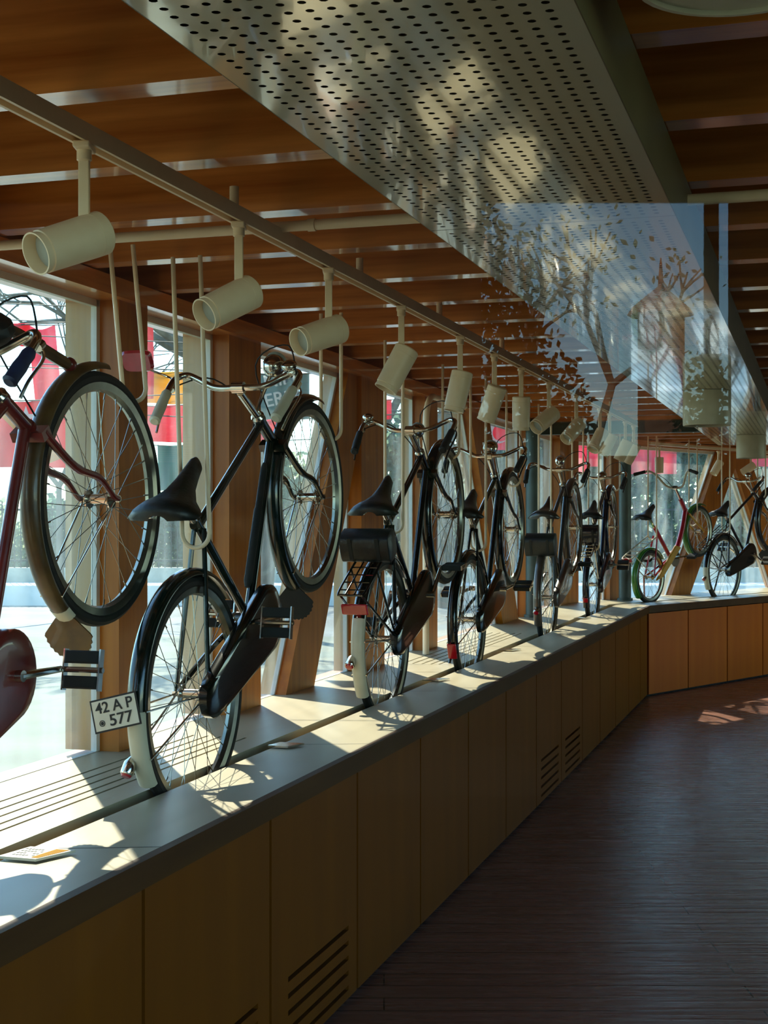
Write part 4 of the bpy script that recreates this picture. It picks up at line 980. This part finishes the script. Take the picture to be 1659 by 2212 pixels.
# bunting and banners outside
def banner(x0, y0, x1, y1, Y, m, label, name='banner', cat='banner', wav=.05, skew=0., n=10):
    a = pix(x0, y0, Y); b = pix(x1, y1, Y); wd, hh = b.x - a.x, a.z - b.z; th = .004
    mb = MB(); nx, nz = n, 6; F1 = []; F2 = []
    for j in range(nz + 1):
        for i in range(nx + 1):
            u, v = i / nx, j / nz; yy = wav * sin(u * 7 + v * 2) * (.3 + v); p = Vector((u * wd + skew * v * wd, yy, -v * hh - .04 * hh * sin(u * pi) * (1 - v)))
            F1.append(p); F2.append(p + Vector((0, th, 0)))
    k2 = len(F1); fs = []
    for j in range(nz):
        for i in range(nx):
            a0 = j * (nx + 1) + i; q4 = (a0, a0 + 1, a0 + nx + 2, a0 + nx + 1); fs.append(q4); fs.append(tuple(k2 + v for v in q4[::-1]))
    mb.add(F1 + F2, fs)
    root = empty(name, a); tag(root, label, cat, 'flags and banners outside')
    mb.build('cloth', m, root)
    MB().tube([(-1.2, 0, .05), (wd * .5, 0, -.012), (wd + 1.2, 0, .05)], .004, 5).build('cord', 'iron', root); return root, wd, hh
banner(-40, 698, 62, 745, 7.2, 'redcloth', 'dark red banner at the left edge outside the first window', 'banner')
r_, wd, hh = banner(-60, 862, 145, 1010, 9, 'redcloth', 'red flag with a yellow band and white star outside the first window', 'flag', 'flag', skew=.05)
MB().prism([(wd * .15, -.02, -hh * .02), (wd * .42, -.02, -hh * .02), (wd * .98, -.02, -hh * .85), (wd * .80, -.02, -hh * .95)], (0, -.006, 0)).build('yellow_band', 'yelcloth', r_, smooth=False)
st_ = []
for i in range(10):
    rr = .075 if i % 2 == 0 else .03; an = pi / 2 + i * pi / 5; st_.append((wd * .58 + rr * cos(an), -.032, -hh * .28 + rr * sin(an)))
MB().prism(st_, (0, -.004, 0)).build('star', 'whitecloth', r_, smooth=False)
banner(60, 700, 118, 1000, 10.5, 'redcloth2', 'faded pink drape hanging outside the first window', 'banner', skew=.4)
banner(225, 665, 470, 700, 8.3, 'redcloth', 'red bunting strip at the top of the second window', 'banner')
banner(258, 700, 330, 860, 9.6, 'redcloth', 'red flag hanging behind the post left of the second window', 'flag', 'flag')
banner(395, 738, 465, 860, 9.0, 'redcloth', 'red flag hanging at the right side of the second window', 'flag', 'flag')
banner(280, 802, 395, 872, 10.0, 'yelcloth', 'yellow banner outside the second window', 'banner')
banner(270, 874, 398, 955, 10.2, 'redcloth2', 'bright red banner under the yellow one outside the second window', 'banner', skew=.06)
banner(340, 960, 396, 1060, 10.4, 'tealcloth', 'teal cloth outside the second window, behind the saddle', 'banner')
r_, wd, hh = banner(545, 805, 668, 905, 8.0, 'greycloth', 'grey-green banner with white letters outside the third window', 'banner', wav=.01)
text('NiM\nERiM', .105, (wd * .52, -.03, -hh * .36), r_, 'whitecloth').rotation_euler = (pi / 2, radians(-12), 0)
banner(540, 905, 600, 960, 9.0, 'redcloth2', 'small red flag behind the handlebar of the dark green bicycle', 'flag', 'flag')
banner(640, 770, 705, 800, 10.5, 'yelcloth', 'yellow bunting at the top of the third window', 'banner')
banner(790, 862, 846, 905, 13, 'redcloth2', 'red flag outside the window behind the black bicycle\'s bars', 'flag', 'flag')
banner(915, 888, 945, 955, 14, 'redcloth2', 'pointed red flag outside the arched pipe', 'flag', 'flag')
r_, wd, hh = banner(1020, 895, 1092, 972, 15, 'redcloth2', 'red flag with white crescent beside the leaning post', 'flag', 'flag', wav=.02)
cr_ = []
for i in range(17): a = radians(50 + 260 * i / 16); cr_.append((wd * .78 + .115 * cos(a), -.03, -hh * .52 + .115 * sin(a)))
for i in range(17): a = radians(310 - 260 * i / 16); cr_.append((wd * .78 + .03 + .092 * cos(a), -.03, -hh * .52 + .092 * sin(a)))
MB().prism(cr_, (0, -.004, 0)).build('crescent', 'whitecloth', r_, smooth=False)
banner(1225, 952, 1268, 1022, 18, 'redcloth2', 'pink-red banner behind the far bronze bicycle', 'banner', wav=.02)
banner(1272, 965, 1300, 1008, 18, 'redcloth2', 'pink-red banner left of the corner column', 'banner', wav=.02)
banner(1355, 965, 1462, 1024, 19, 'redcloth2', 'pink-red banner right of the corner column', 'banner', wav=.02)
banner(1610, 985, 1690, 1008, 19, 'redcloth2', 'pink-red banner at the right edge beyond the diagonal post', 'banner', wav=.02)

# ================================================================== GLASS FRONT and the yard behind the photographer, its dark screens added for the reflection
XL, XR, ZB, ZTOP = -1.9, 4.5, .12, 2.6
YF = .90
P0 = fr(at_near(Q_BACK + .3), Q_BACK + .3, 0).x
wf = MB().box((P0, YF - .05, 0), (XL, YF + .04, 2.72)).box((XR, YF - .05, 0), (4.8, YF + .04, 2.72)).box((XL, YF - .05, 0), (XR, YF + .04, ZB)).box((XL, YF - .05, ZTOP), (XR, YF + .04, 2.72))
struct(wf.build('wall_front', 'ceil', smooth=False))
M['glass2'] = glass_mat('shop front glass', 1.35, (.985, 1, .995, 1))
fw = MB().box((XL, YF - .03, ZB), (XL + .05, YF + .03, ZTOP)).box((XR - .05, YF - .03, ZB), (XR, YF + .03, ZTOP)).box((XL + .05, YF - .03, ZB), (XR - .05, YF + .03, ZB + .05)).box((XL + .05, YF - .03, ZTOP - .05), (XR - .05, YF + .03, ZTOP)).build('window_21', 'post', smooth=False); struct(fw)
g = MB().box((XL + .05, YF - .004, ZB + .05), (XR - .05, YF + .004, ZTOP - .05)).build('glass', 'glass2', fw, smooth=False)
o = MB().box((-1.95, -3.12, 2.66), (1.95, YF - .051, 2.76)).build('canopy', 'canopy', smooth=False); tag(o, 'dark boarded canopy over the pavement behind the photographer', 'canopy')  # unseen slab added to block high sky in the pane reflection
struct(MB().box((-2.9, -9, -.018), (2.9, YF - .051, .0)).build('ground_2', 'court', smooth=False))  # added dark slab keeping bright paving out of the pane reflection
bush('hedge', 0, -7.5, 0, 2.9, .35, 2.15, 'hedge', 1200, 90, 'dark clipped hedge across the yard behind the photographer', 'hedge')  # unseen screen added to hide sunlit ground in the pane reflection
o = MB().box((-2.9, -8.4, 0), (2.9, -8.0, 2.0)).build('yard_wall', 'court', smooth=False); tag(o, 'dark yard wall inside the hedge behind the photographer', 'wall')  # unseen wall added as a dark backing in the pane reflection
o = MB().box((-3.6, -9.4, 0), (.72, -8.6, 5)).build('dark_building', 'court', smooth=False); tag(o, 'dark building left across the yard behind the photographer', 'building')  # unseen block added to hide reflected sky on the left
o = MB().box((2.62, -8.9, 0), (4, -8.5, 5)).build('dark_building', 'canopy', smooth=False); tag(o, 'dark building right across the yard behind the photographer', 'building')  # unseen block added to bound the reflected sky on the right
o = MB().lathe([(0, .05), (5, .045)], (2.05, -7.0, 0), ZV, 12).build('lamp_post', 'canopy'); tag(o, 'dark post standing in the yard behind the photographer', 'post')
tw_ = empty('clock_tower', (10.6, -52, 0)); tag(tw_, 'distant brick tower with terracotta roof behind the photographer', 'tower')
MB().box((-.75, -.75, 0), (.75, .75, 9.4)).build('tower_shaft', 'brick', tw_, smooth=False)
MB().lathe([(9.4, 1.3), (9.7, 1.1), (10.2, .5), (10.5, .12), (11.6, .03)], (0, 0, 0), ZV, 8).build('tower_roof', 'tile', tw_, smooth=False)
tree('bare_tree', 2.6, -16, 6.5, .12, 31, 'bare tree in the yard behind the photographer', 'leaf2', 500, 4)
tree('bare_tree', -.5, -18, 7, .2, 37, 'larger bare tree behind the photographer', 'leaf', 1500, 5)

for i, (x, z_) in enumerate(((.72, 4.5), (1.05, 3.5), (1.4, 2.8), (2.5, 2.9))):  # shrubs added so stepped tops soften the edge of the reflected sky
    bush('dark_shrub', x, -8.9 - .1 * i, 0, .42, .3, z_, 'hedge', 4500, 120 + i, ['tallest dark shrub, beside the left building behind the photographer', 'dark shrub of middle height, second from the left building behind the photographer', 'lowest dark shrub, third from the left building behind the photographer', 'dark shrub beside the right building behind the photographer'][i], 'shrub')
